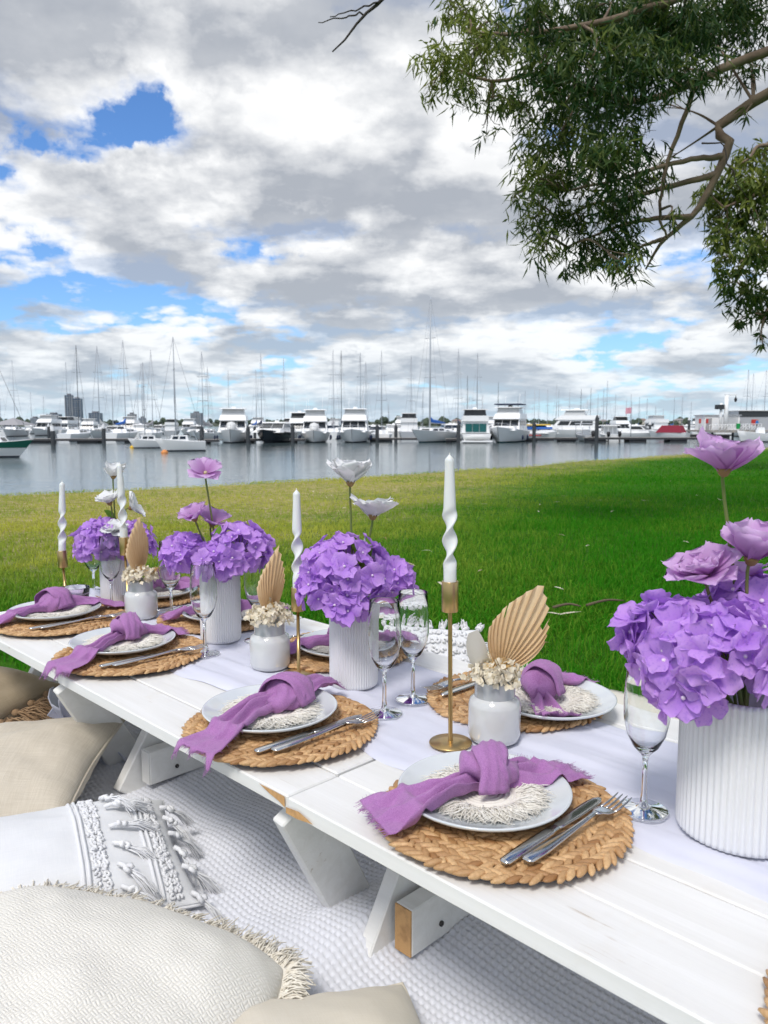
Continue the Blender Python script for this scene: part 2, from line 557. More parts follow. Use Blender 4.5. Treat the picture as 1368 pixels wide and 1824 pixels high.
# ---- fallen leaves on the lawn
m_litter = mat('fallen_leaf', (0.35, 0.25, 0.12), 0.8, tint=((0.25, 0.15, 0.06), (0.75, 0.70, 0.55)))
mb = MB(); rr = random.Random(4)
for i in range(110):
    y = 2.6 * (16 / 2.6) ** rr.random(); x = (rr.random() * 2 - 0.8) * 0.5 * y
    uu = (-x + y) * 0.70711; vv = (x + y) * 0.70711
    if (uu < 2.5 and vv < 2.25) or y > shore_y(x) - 0.5: continue
    a = rr.random() * 2 * PI; L = 0.03 + 0.035 * rr.random(); wd = L * 0.16
    z = ground_z(x, y) + 0.034 + 0.012 * rr.random()
    t_ = rr.random(); tz = rr.uniform(-0.3, 0.3)
    ca, sa = math.cos(a), math.sin(a)
    pts = [(-L, 0, 0), (-L * .3, wd, 0.004), (L * .4, wd * .8, 0.004), (L, 0, tz * L), (L * .4, -wd * .8, 0.004), (-L * .3, -wd, 0.004)]
    mb.add([(x + p[0] * ca - p[1] * sa, y + p[0] * sa + p[1] * ca, z + p[2]) for p in pts], [(0, 5, 1), (1, 5, 4, 2), (2, 4, 3)], tint=t_)
tag(mb.build('fallen_leaves', m_litter), 'scattered dry fallen leaves on the lawn', 'leaves', kind='stuff')
m_twig = mat('twig_bark', (0.13, 0.095, 0.06), 0.9)
for (p, q, lab) in (((0.871, 3.314, 0.050), (1.059, 3.401, 0.050), 'thin dry stick lying on the lawn behind the palm leaf'),
                  ((0.717, 3.272, 0.050), (0.842, 3.293, 0.050), 'short dark stick half sunk in the grass')):
    mid = (Vector(p) + Vector(q)) / 2 + Vector((0.01, 0.02, 0.008))
    mb = MB(); mb.add(*tube(spline([p, mid, q], 8), [0.006, 0.007, 0.006, 0.006, 0.005, 0.005, 0.004, 0.002], 6))
    tag(mb.build('fallen_stick', m_twig), lab, 'stick')

# ---- water
m_water = bpy.data.materials.new('water'); m_water.use_nodes = True
nt = NT(m_water.node_tree); b = nt.n['Principled BSDF']
b.inputs['Base Color'].default_value = (0.09, 0.125, 0.13, 1)
b.inputs['Roughness'].default_value = 0.06
b.inputs['IOR'].default_value = 1.333
ob = nt.new('ShaderNodeTexCoord').outputs['Object']
h1 = nt.noise(nt.mapping(ob, (0.55, 1.0, 1), rot=(0, 0, 0.2)), 2.0, 4, 0.6)
h2 = nt.noise(nt.mapping(ob, (0.16, 0.30, 1)), 0.55, 3, 0.5)
hh = nt.m('ADD', h1, nt.m('MULTIPLY', h2, 1.6))
bn = nt.new('ShaderNodeBump'); bn.inputs['Strength'].default_value = 0.5; bn.inputs['Distance'].default_value = 0.04
nt.l.new(hh, bn.inputs['Height']); nt.l.new(bn.outputs[0], b.inputs['Normal'])
mb = MB(); mb.add([(-5000, -200, WATER_Z), (5000, -200, WATER_Z), (5000, 6000, WATER_Z), (-5000, 6000, WATER_Z)], [(0, 1, 2, 3)])
tag(mb.build('water', m_water, smooth=False), kind='structure')

# ---- far shore: low land, tree belt, houses, towers
m_land = mat('far_land', (0.06, 0.075, 0.045), 0.95)
mb = MB(); nx = 120; V = []
for i in range(nx):
    x = -1900 + 3800 * i / (nx - 1)
    hgt = 4 + 7 * (0.5 + 0.5 * mnoise.noise((x * 0.003, 1.3, 0))) * sm(-300, 700, x) + 2
    V += [(x, 1500, WATER_Z - 0.5), (x, 1515, 0.6), (x, 1640, hgt * 0.75), (x, 1900, hgt + 1.5)]
mb.add(V, grid_faces(nx, 4))
tag(mb.build('far_shore_land', m_land), kind='structure')
m_fartree = mat('far_tree_foliage', (0.05, 0.075, 0.04), 0.95, tint=((0.040, 0.062, 0.045), (0.085, 0.11, 0.07)))
mb = MB(); rr = random.Random(12)
for i in range(620):
    x = rr.uniform(-1150, 1150); y = rr.uniform(1510, 1660); r = rr.uniform(3.0, 6.5)
    z = 0.0 + 4.5 * sm(1510, 1650, y)
    if rr.random() < 0.15: r *= 1.5
    v = []; n = 7; tt = rr.random()
    for k, (fz, fr_) in enumerate(((0, .55), (.35, 1.0), (.7, .85), (1.0, .35))):
        for j in range(n):
            a = 2 * PI * j / n; q = r * fr_ * rr.uniform(.75, 1.2)
            v.append((x + q * math.cos(a), y + q * math.sin(a), z + r * 1.5 * fz * rr.uniform(.9, 1.1)))
    f = [(k * n + j, k * n + (j + 1) % n, (k + 1) * n + (j + 1) % n, (k + 1) * n + j) for k in range(3) for j in range(n)]
    f.append(tuple(3 * n + j for j in range(n)))
    mb.add(v, f, tint=tt)
tag(mb.build('far_tree_belt', m_fartree, smooth=False), 'low dark belt of trees along the far shore', 'trees', kind='stuff')
m_hw = mat('house_wall', (0.55, 0.50, 0.44), 0.9, rnd=(0.75, 0.70, 0.62)); m_hr = mat('house_roof', (0.28, 0.15, 0.11), 0.9, rnd=(0.32, 0.30, 0.29)); m_hg = mat('house_glass', (0.06, 0.08, 0.1), 0.2)
rr = random.Random(3)
for i in range(8):
    x = 60 + i * 74 + rr.uniform(-12, 12)
    t_ = thing('far_house', 'small pale house among the trees of the far shore', 'house', (x, 1535 + rr.uniform(0, 60), 3.0 + rr.uniform(0, 3)), rr.uniform(-.3, .3), 'houses on the far shore')
    a, c, h_ = rr.uniform(6, 10), rr.uniform(5, 7), rr.uniform(4, 7)
    MB().add(*box(-a, a, -c, c, -4, h_)).build('wall', m_hw, t_, False)
    mb = MB(); mb.add([(-a - .6, -c - .6, h_), (a + .6, -c - .6, h_), (a + .6, c + .6, h_), (-a - .6, c + .6, h_), (-a * .5, 0, h_ + 3.2), (a * .5, 0, h_ + 3.2)], [(0, 1, 5, 4), (1, 2, 5), (2, 3, 4, 5), (3, 0, 4), (0, 3, 2, 1)]).build('roof', m_hr, t_, False)
    for wx in (-a * .55, a * .1, a * .65):
        MB().add(*box(wx - 1.0, wx + 1.0, -c - .06, -c + .1, h_ - 3, h_ - 1)).build('window', m_hg, t_, False)

m_tglass = mat('tower_glass', (0.055, 0.095, 0.15), 0.25, rnd=(0.09, 0.13, 0.18)); m_tconc = mat('tower_concrete', (0.24, 0.28, 0.33), 0.8, rnd=(0.34, 0.34, 0.33)); m_troof = mat('tower_roof', (0.2, 0.2, 0.22), 0.8)
def tower(px0, px1, ytop, label, floors, fins, mat_wall, step=None):
    y = 1500
    x0 = (px0 - 684) / 1400 * y; x1 = (px1 - 684) / 1400 * y
    h_ = (757 - ytop) / 1400 * y + CAMZ
    wd = x1 - x0; dp = wd * 0.8
    t_ = thing('apartment_tower', label, 'tower', ((x0 + x1) / 2, y - 8, 0), 0)
    w2 = wd / 2
    MB().add(*box(-w2, w2, 0, dp, -1, h_)).build('wall', mat_wall, t_, False)
    for k in range(floors):
        z = 3 + (h_ - 4) * k / floors
        MB().add(*box(-w2 - .15, w2 + .15, -.5, -.05, z, z + 0.9)).build('floor_slab', m_tconc, t_, False)
    for k in range(fins + 1):
        x = -w2 + wd * k / fins
        MB().add(*box(x - .45, x + .45, -.8, -.52, 0, h_ + .4)).build('fin', m_tconc, t_, False)
    MB().add(*box(-w2 * .5, w2 * .4, dp * .2, dp * .8, h_ + .01, h_ + 3)).build('plant_room', m_troof, t_, False)
    if step:
        sx0, sx1, sh = step
        MB().add(*box(sx0 * w2, sx1 * w2, -1.4, -.9, -1, h_ * sh)).build('lower_wing', mat_wall, t_, False)
tower(124, 136, 705, 'tall narrow slab of the dark glass tower pair, left half', 15, 3, m_tglass)
tower(137, 151, 711, 'dark blue glass tower, right half of the tall pair', 14, 3, m_tglass)
tower(90, 111, 738, 'short dark apartment block left of the tall towers', 5, 4, m_tglass)
tower(62, 74, 745, 'small grey block leftmost on the far skyline', 3, 3, m_tconc)
tower(165, 184, 736, 'squat dark tower right of the tall pair', 6, 4, m_tglass)
tower(233, 246, 738, 'beige apartment tower behind the marina', 5, 3, m_tconc)
tower(344, 362, 736, 'grey apartment tower beside the leftmost cruiser', 6, 4, m_tconc)
tower(253, 263, 745, 'low grey block right of the beige tower', 3, 3, m_tconc)
tower(77, 86, 750, 'tiny pale block between the two leftmost towers', 2, 2, m_tconc)

# ================================================================== marina
m_gel = mat('gelcoat_white', (0.88, 0.88, 0.87), 0.3, spec=0.5, rnd=(0.80, 0.81, 0.81))
m_gelw = mat('gelcoat_bright', (0.90, 0.90, 0.89), 0.3)
m_gelgrey = mat('gelcoat_grey', (0.42, 0.44, 0.46), 0.4)
m_navy = mat('hull_dark', (0.018, 0.025, 0.035), 0.2)
m_green = mat('hull_green', (0.01, 0.13, 0.09), 0.3)
m_teal = mat('antifoul', (0.03, 0.10, 0.11), 0.6)
m_antib = mat('antifoul_dark', (0.03, 0.035, 0.05), 0.6)
m_win = mat('boat_window', (0.015, 0.02, 0.025), 0.12)
m_gwin = mat('boat_window_green', (0.01, 0.10, 0.10), 0.15)
m_clears = mat('clear_panel', (0.62, 0.63, 0.63), 0.25)
m_smoke = mat('smoked_panel', (0.035, 0.04, 0.045), 0.2)
m_canvas_b = mat('canvas_blue', (0.03, 0.14, 0.50), 0.9)
m_canvas_n = mat('canvas_navy', (0.02, 0.03, 0.07), 0.9)
m_canvas_r = mat('canvas_red', (0.28, 0.025, 0.05), 0.9)
m_canvas_w = mat('canvas_white', (0.72, 0.72, 0.70), 0.9)
m_canvas_g = mat('canvas_grey', (0.36, 0.35, 0.36), 0.9)
m_mast = mat('mast_alloy', (0.50, 0.53, 0.56), 0.45, rnd=(0.26, 0.30, 0.34))
m_mastd = mat('mast_dark', (0.05, 0.06, 0.07), 0.5)
m_wire = mat('rigging_wire', (0.30, 0.31, 0.33), 0.5)
m_steel = mat('rail_steel', (0.6, 0.6, 0.62), 0.3, 0.8)
m_orange = mat('buoy_orange', (0.75, 0.28, 0.07), 0.5); m_yellow = mat('buoy_yellow', (0.80, 0.50, 0.02), 0.5)
m_red = mat('red_paint', (0.55, 0.05, 0.04), 0.5)
m_black = mat('black_rubber', (0.015, 0.015, 0.017), 0.5)
m_pile = mat('pile_black', (0.04, 0.045, 0.05), 0.7); m_cap = mat('pile_cap', (0.75, 0.75, 0.75), 0.5)
m_pdeck = mat('pontoon_deck', (0.44, 0.41, 0.37), 0.9, var=(0.6, (0.30, 0.28, 0.26), 0.4, 0.7)); m_pfloat = mat('pontoon_float', (0.05, 0.05, 0.055), 0.8)

def hull_mb(L, B, H, tx=0.85, rake=0.12, full=2.4, sheer=0.38, band=False):
    mb = MB(); nt_ = 13; v = []
    for i in range(nt_):
        t = i / (nt_ - 1)
        wd = B / 2 * (tx + (1 - tx) * math.sin(min(t / .45, 1) * PI / 2)) * (1 - max(0, (t - .45) / .55) ** full)
        wd = max(wd, 0.03)
        zd = H * (0.86 + sheer * t * t)
        x = -L / 2 + L * t
        def px(z): return x - rake * L * t ** 3 * max(0, 1 - (z + .3) / (zd + .3))
        low = 1 - 0.45 * t ** 2
        sec = [(0, -.3), (.55 * wd * low, -.12), (.80 * wd * low, .10 * H), (.84 * wd * low, .16 * H), (.95 * wd * (1 - .12 * t ** 2), .62 * H), (wd, zd), (wd * .93, zd + .03)]
        for (y, z) in sec: v.append((px(z), y, z))
        for (y, z) in reversed(sec[1:]): v.append((px(z), -y, z))
    k = 13
    faces = [[], [], [], []]
    for i in range(nt_ - 1):
        for j in range(k - 1):
            q = (i * k + j, i * k + j + 1, (i + 1) * k + j + 1, (i + 1) * k + j)
            jj = j if j <= 6 else 12 - j
            faces[1 if jj <= 1 else (2 if jj == 2 else (3 if band and jj == 4 else 0))].append(q)
        faces[1].append((i * k + 12, i * k, (i + 1) * k, (i + 1) * k + 12))
    faces[0].append(tuple(range(k)))
    mb.v = v; mb.tint = [.5] * len(v)
    for mi, fs in enumerate(faces):
        mb.f += fs; mb.mi += [mi] * len(fs)
    return mb

def frus(x0, x1, w0, z0, X0, X1, w1, z1):
    return [(x0, -w0, z0), (x1, -w0, z0), (x1, w0, z0), (x0, w0, z0), (X0, -w1, z1), (X1, -w1, z1), (X1, w1, z1), (X0, w1, z1)]
BOXF = [(0, 3, 2, 1), (4, 5, 6, 7), (0, 1, 5, 4), (1, 2, 6, 5), (2, 3, 7, 6), (3, 0, 4, 7)]
SIDE = {'front': (1, 2, 6, 5), 'back': (3, 0, 4, 7), 'port': (2, 3, 7, 6), 'star': (0, 1, 5, 4)}
def fbox(name, c, m_, parent):
    return MB().add(c, BOXF).build(name, m_, parent, False)
def pane(name, c, side, u0, u1, v0, v1, m_, parent, off=0.03):
    a, b_, d, e = [Vector(c[i]) for i in SIDE[side]]
    def P(u, v_): return (a * (1 - u) + b_ * u) * (1 - v_) + (e * (1 - u) + d * u) * v_
    n = (b_ - a).cross(e - a).normalized()
    q = [P(u0, v0), P(u1, v0), P(u1, v1), P(u0, v1)]
    v = [p + n * off for p in q] + [p - n * 0.02 for p in q]
    return MB().add(v, [(0, 1, 2, 3), (0, 4, 5, 1), (1, 5, 6, 2), (2, 6, 7, 3), (3, 7, 4, 0)]).build(name, m_, parent, False)

def rail(parent, L, B, H, z0=0.6):
    mb = MB(); pts = []
    for i in range(9):
        t = 0.5 + 0.49 * i / 8
        wd = B / 2 * (1 - max(0, (t - .45) / .55) ** 2.4) * .93
        pts.append((-L / 2 + L * t, wd, H * (.86 + .38 * t * t) + z0))
    path = pts + [(p[0], -p[1], p[2]) for p in reversed(pts)]
    mb.add(*tube(path, 0.022, 4))
    for p in path[::2]:
        mb.add(*tube([p, (p[0], p[1], p[2] - z0)], 0.018, 4))
    mb.build('bow_rail', m_steel, parent)

def flybridge(label, loc, rot, L=12.0, B=4.2, H=1.55, enclosure=None, group=None, anti=None, winm=None, cover=False, name='motor_cruiser', hullm=None, detail=True, scale=1.0):
    t = thing(name, label, 'boat', loc, rot, group, (scale, scale, scale * .84))
    hull_mb(L, B, H).build('hull', [hullm or m_gel, anti or m_antib, m_gelw], t, angle=40)
    zd = H * 0.95
    c = frus(-L * .12, L * .33, B * .40, zd, -L * .10, L * .24, B * .34, zd + .62)
    fbox('foredeck', c, m_gelw, t)
    c = frus(-L * .34, L * .13, B * .42, zd, -L * .33, L * .045, B * .37, zd + 1.75)
    fbox('cabin', c, m_gelw, t)
    wm = winm or m_win
    for (a, b_) in ((.04, .33), (.35, .65), (.67, .96)):
        pane('windscreen', c, 'front', a, b_, .40, .92, wm, t)
    for s in ('port', 'star'):
        for (a, b_) in ((.08, .34), (.37, .62), (.65, .92)):
            pane('side_window', c, s, a, b_, .45, .88, wm, t)
    zf = zd + 1.75
    fb = frus(-L * .36, L * .09, B * .40, zf + .02, -L * .36, L * .015, B * .37, zf + .85)
    fbox('flybridge', fb, m_gelw, t)
    e = frus(-L * .22, L * .0, B * .34, zf + .86, -L * .20, -L * .03, B * .31, zf + 1.75)
    fbox('upper_helm', e, enclosure or m_clears, t)
    for (a, b_) in ((.05, .47), (.53, .95)):
        pane('clear_panel', e, 'front', a, b_, .1, .9, enclosure or m_clears, t)
    fbox('hardtop', frus(-L * .25, L * .03, B * .38, zf + 1.76, -L * .25, L * .02, B * .37, zf + 1.88), m_gelw, t)
    if detail:
        fbox('radar', frus(-L * .16, -L * .10, .28, zf + 1.89, -L * .155, -L * .105, .22, zf + 2.15), m_gelw, t)
        MB().add(*tube([(-L * .2, .9, zf + 1.89), (-L * .26, .95, zf + 4.0)], .02, 4)).build('antenna', m_gelw, t)
        MB().add(*tube([(-L * .2, -.9, zf + 1.89), (-L * .25, -.95, zf + 3.6)], .02, 4)).build('antenna', m_gelw, t)
        rail(t, L, B, H)
        for (x, s) in ((.12, 1), (-.15, 1), (.12, -1), (-.15, -1)):
            MB().add(*tube([(x * L, s * (B / 2 + .03), .35), (x * L, s * (B / 2 + .08), .55), (x * L, s * (B / 2 + .08), .9), (x * L, s * (B / 2 + .03), 1.1)], [.06, .13, .13, .05], 7)).build('fender', m_canvas_n, t)
    if cover:
        mb = MB(); mb.add(*tube([(L * .16, 0, zd + .45), (L * .2, 0, zd + .85), (L * .27, 0, zd + .95), (L * .36, 0, zd + .62), (L * .4, 0, zd + .5)], [.2, .62, .66, .4, .1], 8))
        mb.build('tender_cover', m_canvas_w, t)
    return t

def express(label, loc, rot, L=12, B=4.0, H=1.5, hullm=None, group=None, scale=1.0, name='sports_cruiser'):
    t = thing(name, label, 'boat', loc, rot, group, (scale, scale, scale * .84))
    hull_mb(L, B, H).build('hull', [hullm or m_gel, m_antib, hullm or m_gelw], t, angle=40)
    zd = H * .97
    fbox('deck_moulding', frus(-L * .42, L * .36, B * .45, zd - .02, -L * .40, L * .22, B * .38, zd + .55), m_gelw, t)
    c = frus(-L * .25, L * .17, B * .40, zd + .5, -L * .20, L * .03, B * .34, zd + 1.35)
    fbox('cabin', c, m_gelw, t)
    for (a, b_) in ((.02, .49), (.51, .98)): pane('windscreen', c, 'front', a, b_, .1, .95, m_win, t)
    for s in ('port', 'star'): pane('side_window', c, s, .1, .9, .25, .85, m_win, t)
    fbox('hardtop', frus(-L * .27, L * .05, B * .38, zd + 1.36, -L * .25, L * .02, B * .33, zd + 1.55), m_gelw, t)
    fbox('radar', frus(-L * .14, -L * .09, .25, zd + 1.56, -L * .135, -L * .095, .18, zd + 1.8), m_gelw, t)
    rail(t, L, B, H, .55)
    return t

def yacht(label, loc, rot, L=10, B=3.2, H=1.15, mast=13.0, lean=0.0, group=None, cover=None, stripe=None, darkmast=False, anti=None, detail=True, name='sailing_yacht', mr=0.075, cabin=True, boomcover=True):
    t = thing(name, label, 'boat', loc, rot, group)
    hull_mb(L, B, H, .6, .2, 2.0, .3, bool(stripe)).build('hull', [m_gel, anti or m_antib, m_gelw] + ([stripe] if stripe else []), t, angle=40)
    zd = H * .92
    if cabin:
        c = frus(-L * .16, L * .22, B * .30, zd, -L * .14, L * .16, B * .25, zd + .48)
        fbox('cabin', c, m_gelw, t)
        for s in ('port', 'star'):
            for (a, b_) in ((.1, .42), (.52, .86)): pane('cabin_window', c, s, a, b_, .3, .8, m_win, t, .015)
        pane('front_window', c, 'front', .2, .8, .3, .8, m_win, t, .015)
    mx = L * .08
    tip = (mx - lean * mast, 0, mast)
    mt = MB().add(*tube([(mx, 0, zd), (mx - lean * mast * .5, 0, mast * .5), tip], [mr, mr * .95, mr * .7], 6)).build('mast', m_mastd if darkmast else m_mast, t)
    for fz in ((.45, .72) if detail else (.6,)):
        MB().add(*tube([(mx - lean * mast * fz, -.75, mast * fz), (mx - lean * mast * fz, .75, mast * fz)], .035, 4)).build('spreader', m_mast, mt)
    MB().add(*tube([(mx, 0, zd + 1.15), (mx - L * .38, 0, zd + 1.05)], .07, 5)).build('boom', m_mast, t)
    if boomcover:
        MB().add(*tube([(mx - .05, 0, zd + 1.9), (mx - L * .06, 0, zd + 1.42), (mx - L * .2, 0, zd + 1.28), (mx - L * .37, 0, zd + 1.15)], [.09, .22, .2, .08], 7)).build('sail_cover', cover or m_canvas_n, t)
    MB().add(*tube([tip, (L * .47, 0, H * 1.15)], .016, 3)).build('forestay', m_wire, t)
    MB().add(*tube([tip, (-L * .48, 0, H * .9)], .014, 3)).build('backstay', m_wire, t)
    if detail:
        for s in (-1, 1):
            MB().add(*tube([tip, (mx - lean * mast * .45, s * .75, mast * .45), (mx - .2, s * B * .45, zd)], .012, 3)).build('shroud', m_wire, t)
    return t

def outboard(parent, loc, s=1.0):
    x, y, z = loc
    mb = MB(); mb.add(*tube([(x, y, z + .75 * s), (x - .12 * s, y, z + .72 * s), (x - .2 * s, y, z + .5 * s), (x - .16 * s, y, z + .25 * s)], [.1 * s, .21 * s, .22 * s, .12 * s], 8))
    mb.add(*box(x - .22 * s, x - .08 * s, y - .06 * s, y + .06 * s, z - .5 * s, z + .3 * s))
    mb.build('outboard_motor', m_black, parent)

def wl(px, py):
    """a spot on the water seen under a given bearing and depression"""
    dist = (CAMZ - WATER_Z) * 1400 / (py - 757)
    return ((px - 684) / 1400 * dist, dist, WATER_Z)
BOW = -PI / 2       # bow towards the lawn

# --- the front row
flybridge('white flybridge cruiser, leftmost of the big cruisers, bow covered by a dinghy cover', wl(417, 787.5), BOW + .12, 12.5, 4.3, 1.65, cover=True)
express('low sports cruiser with a dark hull between two white flybridge cruisers', wl(490, 787.5), BOW - .12, 12, 4.0, 1.6, m_navy)
flybridge('small cruiser with a smoked upper helm tucked behind the dark hulled boat', wl(533, 783.5), BOW, 10.5, 3.4, 1.3, enclosure=m_smoke)
flybridge('white flybridge cruiser with a pale cover on its bow, right of the dark hulled boat', wl(562, 787), BOW + .05, 12, 3.9, 1.5, cover=True)
flybridge('white flybridge cruiser with pale upper clears, rightmost of the three bow-on cruisers', wl(632, 787), BOW - .03, 12, 4.1, 1.65)
yacht('white racing yacht with a tall mast and a bright blue sail cover', wl(771, 787), BOW - .55, 11.5, 3.6, 1.45, mast=18.5, cover=m_canvas_b, anti=m_teal, mr=.11)
t = flybridge('stern-on cruiser with smoked upper enclosure and green cabin doors', wl(843, 787), PI / 2 - .05, 12, 4.2, 1.5, enclosure=m_smoke)
c = frus(-4.15, -4.05, 1.45, 1.46, -4.1, -4.04, 1.45, 2.9)
pane('cabin_door', c, 'back', .05, .34, .1, .95, m_gwin, t); pane('cabin_door', c, 'back', .36, .64, .1, .95, m_gwin, t); pane('cabin_door', c, 'back', .66, .95, .1, .95, m_gwin, t)
MB().add(*bbox_bevel(-7.0, -5.7, -1.9, 1.9, .1, .35, .06)).build('swim_platform', m_gelw, t, False)
MB().add(*tube([(-6.3, -1.5, .75), (-6.4, -.6, .85), (-6.4, .6, .85), (-6.3, 1.5, .75)], [.2, .35, .35, .2], 8)).build('tender', m_canvas_w, t)
t = flybridge('trawler style cruiser with a navy bimini over its flybridge', wl(903, 787), BOW - .35, 13, 4.4, 1.9, anti=m_teal)
fbox('bimini', frus(-3.6, 0.4, 1.8, 5.78, -3.5, 0.3, 1.7, 5.95), m_canvas_n, t)
yacht('small white yacht moored behind the orange buoy, sharp bow to the left', wl(322, 803), PI + .35, 4.2, 1.6, .95, mast=9.6, boomcover=False, mr=.05)
t = yacht('little yacht with grey deck gear on the yellow mooring buoy', wl(266, 797.5), PI + .5, 3.9, 1.5, .8, mast=8.2, boomcover=False, mr=.045)
t = yacht('white boat with a green hull stripe cut off by the left edge', wl(-22, 814), .05, 6.4, 2.2, 1.05, mast=8.5, boomcover=False, stripe=m_green, mr=.05, lean=.04)
c = frus(-2.2, 1.4, .75, .95, -1.9, .8, .62, 1.45); fbox('coachroof', c, m_gelw, t)
for a in (.08, .32, .56): pane('coachroof_window', c, 'star', a, a + .18, .3, .75, m_win, t, .015)
for (px, py, m_, lab, r) in ((237, 797.5, m_yellow, 'yellow mooring buoy beside the little yacht', .24), (294, 806.5, m_orange, 'orange mooring buoy below the bow of the small white yacht', .27)):
    x, y, z = wl(px, py)
    t = thing('mooring_buoy', lab, 'buoy', (x, y, z))
    MB().add(*lathe([(0.01, -r * .5), (r * .8, -r * .4), (r * 1.1, 0), (r * .95, r * .45), (r * .5, r * .9), (.01, r)], 14)).build('float', m_, t)
    MB().add(*tube([(0, 0, r * .9), (0, 0, r * 1.25)], .03, 6)).build('ring', m_steel, t)
# --- right hand side
t = express('cabin boat with blue awning and yellow top moored by the second pile', wl(958, 783.5), BOW + .5, 8.5, 3.0, 1.25)
fbox('awning', frus(-1.6, 1.4, 1.25, 2.6, -1.4, 1.1, 1.15, 2.75), m_yellow, t); fbox('dodger', frus(-1.5, 1.6, 1.3, 1.9, -1.4, 1.5, 1.3, 2.3), m_canvas_b, t)
MB().add(*box(-3.6, 2.4, -1.56, -1.48, .75, .95)).build('rubbing_strake', m_red, t, False)
flybridge('big white cruiser lying side on behind the outboard workboat', wl(1003, 782), PI - .35, 15, 4.5, 1.9)
t = thing('aluminium_workboat', 'grey open workboat with awning frame and one black outboard', 'boat', wl(1041, 785.5), PI / 2 + .1)
hull_mb(5.5, 2.3, .95, .95).build('hull', [m_gelgrey, m_gelgrey, m_gelgrey], t, angle=40)
fbox('awning', frus(-1.9, 1.2, 1.15, 2.35, -1.85, 1.15, 1.1, 2.47), m_gelgrey, t)
for (x, y) in ((-1.8, -1.05), (-1.8, 1.05), (1.1, -1.0), (1.1, 1.0)): MB().add(*tube([(x, y, .8), (x, y, 2.36)], .04, 5)).build('post', m_steel, t)
fbox('console', frus(-.5, .3, .45, .8, -.45, .1, .4, 1.6), m_gelw, t); outboard(t, (-2.75, 0, .35), 1.3)
t = thing('cabin_boat', 'small white hardtop boat showing two black outboards', 'boat', wl(1084, 785), PI / 2 - .1)
hull_mb(6.2, 2.5, 1.0, .92).build('hull', [m_gel, m_antib, m_gelw], t, angle=40)
c = frus(-.6, 1.8, 1.0, .95, -.5, 1.2, .9, 2.1); fbox('wheelhouse', c, m_gelw, t)
for (a, b_) in ((.06, .3), (.38, .62), (.7, .94)): pane('rear_window', c, 'back', a, b_, .1, .85, m_clears, t)
for s in ('port', 'star'): pane('side_window', c, s, .1, .9, .4, .85, m_win, t)
fbox('hardtop', frus(-1.7, 1.3, 1.1, 2.12, -1.65, 1.2, 1.05, 2.24), m_gelw, t)
outboard(t, (-3.1, -.75, .4), 1.1); outboard(t, (-3.1, .75, .4), 1.1)
t = thing('covered_runabout', 'white runabout under a dark red boat cover', 'boat', wl(1187, 781), PI / 2 + .9)
hull_mb(6.5, 2.6, 1.1, .9).build('hull', [m_gel, m_antib, m_gelw], t, angle=40)
fbox('boat_cover', frus(-2.6, 1.6, 1.32, .98, -2.1, .7, .95, 2.15), m_canvas_r, t)
t = express('white cabin boat left of the red covered runabout', wl(1140, 780), BOW + .9, 7.5, 2.7, 1.1)
t = thing('centre_console_boat', 'white hull with a grey outboard cut off by the right edge', 'boat', wl(1352, 787), PI - .15)
hull_mb(6.0, 2.4, 1.2, .9).build('hull', [m_gelw, m_antib, m_gelw], t, angle=40)
fbox('console', frus(-.4, .6, .5, 1.0, -.3, .4, .45, 1.9), m_gelw, t); outboard(t, (-2.9, 0, .7), 1.1)

# --- rows behind: sailing yachts with bare masts
MASTS = [(140, 617, -.05, 1), (28, 643, .02, 0), (63, 700, 0, 0), (84, 706, .03, 0), (122, 647, .02, 0), (184, 620, .02, 0), (208, 640, .03, 0), (223, 608, .02, 0), (252, 678, 0, 0), (260, 650, 0, 0), (273, 625, .01, 0), (3, 672, .04, 0),
    (367, 630, .01, 0), (375, 656, 0, 0), (411, 662, 0, 0), (457, 660, .01, 0), (466, 631, 0, 0), (509, 640, .01, 0), (594, 625, 0, 0), (610, 628, 0, 1), (641, 630, 0, 0), (651, 646, 0, 0), (680, 626, 0, 0), (692, 712, 0, 0), (731, 635, 0, 0), (752, 698, 0, 0), (790, 706, 0, 0),
    (816, 624, .01, 0), (830, 672, .06, 1), (848, 632, 0, 0), (859, 702, 0, 0), (885, 682, 0, 1), (920, 706, 0, 0), (932, 696, 0, 0), (951, 695, 0, 0), (957, 694, 0, 0), (972, 692, 0, 0), (990, 684, 0, 0), (994, 694, 0, 0), (1011, 695, 0, 0), (1033, 694, 0, 1), (1042, 714, 0, 0), (1050, 692, 0, 1), (1061, 703, 0, 0), (1073, 693, 0, 0), (1079, 679, 0, 0), (1094, 703, 0, 0), (1113, 711, 0, 0), (1119, 702, 0, 0), (1134, 708, 0, 0), (1150, 710, 0, 0), (1163, 724, 0, 0), (1177, 728, 0, 0), (1195, 708, 0, 0), (1212, 707, .01, 0), (1228, 716, 0, 0), (1322, 660, -.03, 0), (1331, 667, 0, 0), (1352, 661, 0, 0), (1367, 652, 0, 1)]
LAND = [(15, 'the pointed grey canopy'), (97, 'the lone black pile at the left'), (140, 'the tall dark towers'), (187, 'the capped pile left of the buoys'), (237, 'the yellow buoy'), (270, 'the little yacht on the yellow buoy'), (330, 'the small white yacht'), (417, 'the leftmost big cruiser'), (490, 'the dark hulled sports cruiser'), (562, 'the pale covered cruiser'), (632, 'the rightmost bow-on cruiser'), (690, 'the thin dark pile'), (771, 'the blue covered racing yacht'), (843, 'the stern-on cruiser'), (903, 'the trawler cruiser'), (958, 'the yellow topped cabin boat'), (1003, 'the side-on cruiser'), (1041, 'the grey workboat'), (1084, 'the twin outboard boat'), (1140, 'the cabin boat by the jetty'), (1187, 'the red covered runabout'), (1226, 'the tall white capped pile'), (1262, 'the left end of the wharf'), (1330, 'the wharf sheds')]
